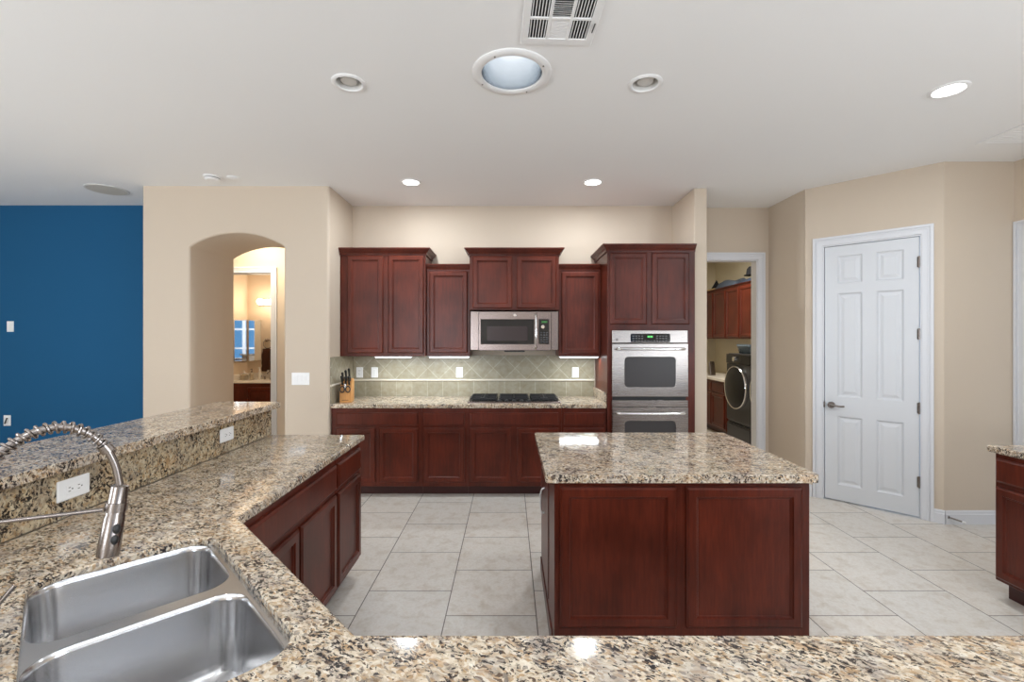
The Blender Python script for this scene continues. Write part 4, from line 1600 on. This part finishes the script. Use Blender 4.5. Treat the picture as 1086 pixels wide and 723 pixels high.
obj('spout', b, M['nickel'], t, smooth=True)
for s in (-1, 1):
    b = new()
    lathe(b, [(0.024, 0.0), (0.016, 0.012), (0.013, 0.04), (0.018, 0.05), (0.0, 0.055)], (s * 0.105, 0, 0), 14)
    tube(b, [(s * 0.105, 0, 0.045), (s * 0.155, -0.02, 0.06)], 0.007, 8)
    obj('faucet_handle', b, M['nickel'], t, smooth=True)
for x, y, r, h_, lab, mm in ((-4.345, 7.72, 0.035, 0.13, 'clear soap dispenser on the vanity, left of the faucet', 'soap'),
                            (-4.25, 7.79, 0.03, 0.15, 'small pale lotion bottle beside the bathroom faucet', 'counterw'),
                            (-4.49, 7.76, 0.06, 0.10, 'clear short glass jar on the vanity near the corner', 'soap')):
    t = thing('soap_dispenser' if h_ == 0.13 else ('lotion_bottle' if h_ == 0.15 else 'glass_jar'), lab, 'bottle', (x, y, 0.861))
    b = new()
    lathe(b, [(r, 0.0), (r, h_ * 0.75), (r * 0.5, h_ * 0.9), (r * 0.4, h_)], n=18)
    obj('bottle_body', b, M[mm], t, smooth=True)
    b = new()
    lathe(b, [(r * 0.42, h_), (r * 0.42, h_ + 0.02), (0.006, h_ + 0.025), (0.006, h_ + 0.05)], n=14)
    box(b, -0.006, 0.006, -0.04, 0.008, h_ + 0.045, h_ + 0.055)
    obj('pump', b, M['nickel'] if h_ == 0.13 else M['white'], t)

added_lamp_disc(-3.3, 5.70, 0.15)
area_light('hall_lamp', (-3.3, 5.70, H - 0.03), (0, 0, 0), 0.3, 0.3, 24, (1.0, 0.82, 0.56), 180, True)

# ------------------------------------------------------------------ laundry room
LXF = 3.65
G_L = 'laundry wall cabinets'
for k, (y0, y1) in enumerate(((8.20, 8.68), (7.73, 8.19), (7.27, 7.72), (6.80, 7.26), (5.9, 6.79))):
    lab = ['deepest laundry wall cabinet, at the left edge of the doorway', 'laundry wall cabinet second from the left in the doorway',
           'laundry wall cabinet third from the left, below the grey-blue cloth', 'laundry wall cabinet nearest the right door jamb',
           'laundry wall cabinet hidden behind the right door jamb'][k]
    cabinet('laundry_cabinet', lab, (LXF, y1, 1.55), -PI / 2, y1 - y0, 0.365, 1.55, 2.40, [('door', 0.015, y1 - y0 - 0.015, 1.575, 2.375)], crown=(0, 0, 0.03, 0.5), group=G_L)
cabinet('laundry_base_cabinet', 'dark cherry laundry base cabinet left of the washing machine', (3.38, 8.60, 0), -PI / 2, 1.45, 0.63, 0, 0.874,
        [('door', 0.02 + 0.47 * k, 0.47 + 0.47 * k, 0.13, 0.66) for k in range(3)] + [('drawer', 0.02 + 0.47 * k, 0.47 + 0.47 * k, 0.69, 0.83) for k in range(3)], toe=0.1)
o = obj('laundry_countertop', box(new(), 3.34, 4.015, 7.10, 8.62, 0.875, 0.915), M['counterw'], bevel=0.004)
tag(o, 'white laundry countertop to the left of the washing machine', 'countertop')


def washer(label, yc, big=True):
    """front faces -x at x = 3.15"""
    t = thing('washing_machine', label, 'washing machine', (3.16, yc, 0), -PI / 2)
    W = 0.34
    b = new()
    lps = []
    for y, i in ((0.035, 0.012), (0.0, 0.04)):
        pass
    obj('machine_body', box(new(), -W, W, 0.02, 0.80, 0.37, 1.345), M['graphite'], t, bevel=0.012, seg=3)
    obj('front_panel', box(new(), -W + 0.005, W - 0.005, -0.005, 0.02, 0.40, 1.20), M['graphite'], t, bevel=0.008)
    pn = obj('control_panel', box(new(), -W + 0.005, W - 0.005, -0.012, 0.02, 1.205, 1.335), M['blackgl'], t, bevel=0.008)
    b = new()
    lathe(b, [(0.038, 0.0), (0.036, -0.03), (0.0, -0.032)], (-0.06, -0.012, 1.27), 20, 'Y')
    obj('dial', b, M['chrome'], pn, smooth=True)
    b = new()
    lathe(b, [(0.295, -0.005), (0.300, -0.045), (0.292, -0.060), (0.282, -0.056), (0.278, -0.03)], (0, 0, 0.88), 44, 'Y', cap0=False, cap1=False)
    dr = obj('door_ring', b, M['chrome'], t, smooth=True)
    b = new()
    lathe(b, [(0.283, -0.055), (0.25, -0.064), (0.16, -0.078), (0.0, -0.082)], (0, 0, 0.88), 44, 'Y', cap0=False)
    obj('door_glass', b, M['graphdk'], dr, smooth=True)
    obj('pedestal', box(new(), -W, W, 0.01, 0.79, 0.01, 0.365), M['graphite'], t, bevel=0.006)
    obj('pedestal_drawer', box(new(), -W + 0.02, W - 0.02, -0.006, 0.01, 0.03, 0.345), M['graphite'], t, bevel=0.006)
    return t


washer('graphite front-load washing machine on a pedestal in the laundry doorway', 6.33)
washer('dark front-load machine partly hidden by the right door jamb', 5.63).name = 'clothes_dryer'
t = thing('storage_tub', 'clear pale blue plastic tub on top of the washing machine', 'tub', (3.40, 6.42, 1.346))
b = new()
lps = []
for ins, z in ((0.02, 0.0), (0.0, 0.095), (-0.008, 0.10), (-0.008, 0.112), (0.004, 0.116)):
    lps.append([(u, v, z) for u, v in rrect(-0.13 + ins, -0.19 + ins, 0.13 - ins, 0.19 - ins, 0.03, 4)])
rings(b, lps)
obj('tub_body', b, M['clearb'], t, smooth=True)
obj('tub_lid', prism(new(), [rrect(-0.135, -0.195, 0.135, 0.195, 0.03, 4)], XY, 0.117, 0.128), M['clearb'], t, bevel=0.004)
t = thing('clothes_iron', 'grey clothes iron standing on the white laundry counter', 'iron', (3.52, 7.98, 0.9155))
b = new()
prism(b, [[(-0.06, 0.0), (0.06, 0.0), (0.05, 0.12), (0.0, 0.25), (-0.03, 0.12)]], lambda u, v, w: (w, u, v), -0.05, 0.05)
obj('iron_body', b, M['nickel'], t, bevel=0.015)
b = new()
tube(b, catmull([(0, 0.05, 0.04), (0, 0.09, 0.06), (0, 0.085, 0.14), (0, 0.03, 0.19)], 5), 0.014, 8)
obj('iron_handle', b, M['black'], t, smooth=True)
ZT = 2.43


def cloth_pile(name, label, cat, x0, x1, y0, y1, h, m, seed):
    rnd = random.Random(seed)
    b = new()
    nx, ny = 9, 12
    ph = [rnd.uniform(0, 6) for _ in range(4)]
    top = {}
    bot = {}
    for i in range(nx):
        for j in range(ny):
            u, v = i / (nx - 1), j / (ny - 1)
            e = min(u, 1 - u, v, 1 - v) * 4
            e = min(1, e) ** 0.6
            z = h * e * (0.72 + 0.16 * math.sin(u * 7 + ph[0]) + 0.16 * math.sin(v * 6 + ph[1] + u * 3))
            top[i, j] = b.verts.new((x0 + (x1 - x0) * u, y0 + (y1 - y0) * v, ZT + max(z, 0.004)))
            bot[i, j] = b.verts.new((x0 + (x1 - x0) * u, y0 + (y1 - y0) * v, ZT))
    for i in range(nx - 1):
        for j in range(ny - 1):
            b.faces.new((top[i, j], top[i + 1, j], top[i + 1, j + 1], top[i, j + 1]))
            b.faces.new((bot[i, j + 1], bot[i + 1, j + 1], bot[i + 1, j], bot[i, j]))
    ed = [(i, 0) for i in range(nx)] + [(nx - 1, j) for j in range(1, ny)] + [(i, ny - 1) for i in range(nx - 2, -1, -1)] + [(0, j) for j in range(ny - 2, 0, -1)]
    for k in range(len(ed)):
        a, c = ed[k], ed[(k + 1) % len(ed)]
        b.faces.new((bot[a], bot[c], top[c], top[a]))
    bmesh.ops.recalc_face_normals(b, faces=b.faces[:])
    return tag(obj(name, b, m, smooth=True), label, cat)


cloth_pile('folded_blanket', 'grey-blue folded cloth lying on top of the laundry cabinets', 'cloth', 3.63, 3.99, 7.42, 8.15, 0.15, M['bag'], 3)
cloth_pile('folded_jacket', 'dark blue folded fabric on the laundry cabinets below the black hat', 'cloth', 3.63, 3.99, 6.60, 7.40, 0.10, M['bagdk'], 8)
t = thing('felt_hat', 'black hat on the dark fabric atop the laundry cabinets', 'hat', (3.80, 7.10, ZT + 0.108))
b = new()
lathe(b, [(0.155, 0.0), (0.155, 0.008), (0.125, 0.012), (0.112, 0.10), (0.085, 0.135), (0.03, 0.12), (0.0, 0.118)], n=28)
obj('hat_crown', b, M['hat'], t, smooth=True)
b = new()
lathe(b, [(0.1235, 0.018), (0.119, 0.045)], n=28, cap0=False, cap1=False)
obj('hat_band', b, M['bagdk'], t, smooth=True)
o = obj('paper_cone', lathe(new(), [(0.10, 0.0), (0.0, 0.17)], (3.76, 8.33, 2.451), 4), M['hat'])
tag(o, 'small dark pointed object standing on the tan board', 'ornament')
o = obj('wooden_board', box(new(), 3.64, 3.98, 8.16, 8.66, 2.430, 2.45), M['tan'])
tag(o, 'tan flat board on the far end of the laundry cabinets', 'board')
added_lamp_disc(3.0, 6.6, 0.17)
area_light('laundry_lamp', (3.0, 6.6, H - 0.03), (0, 0, 0), 0.35, 0.35, 42, (1.0, 0.95, 0.86), 180, True)
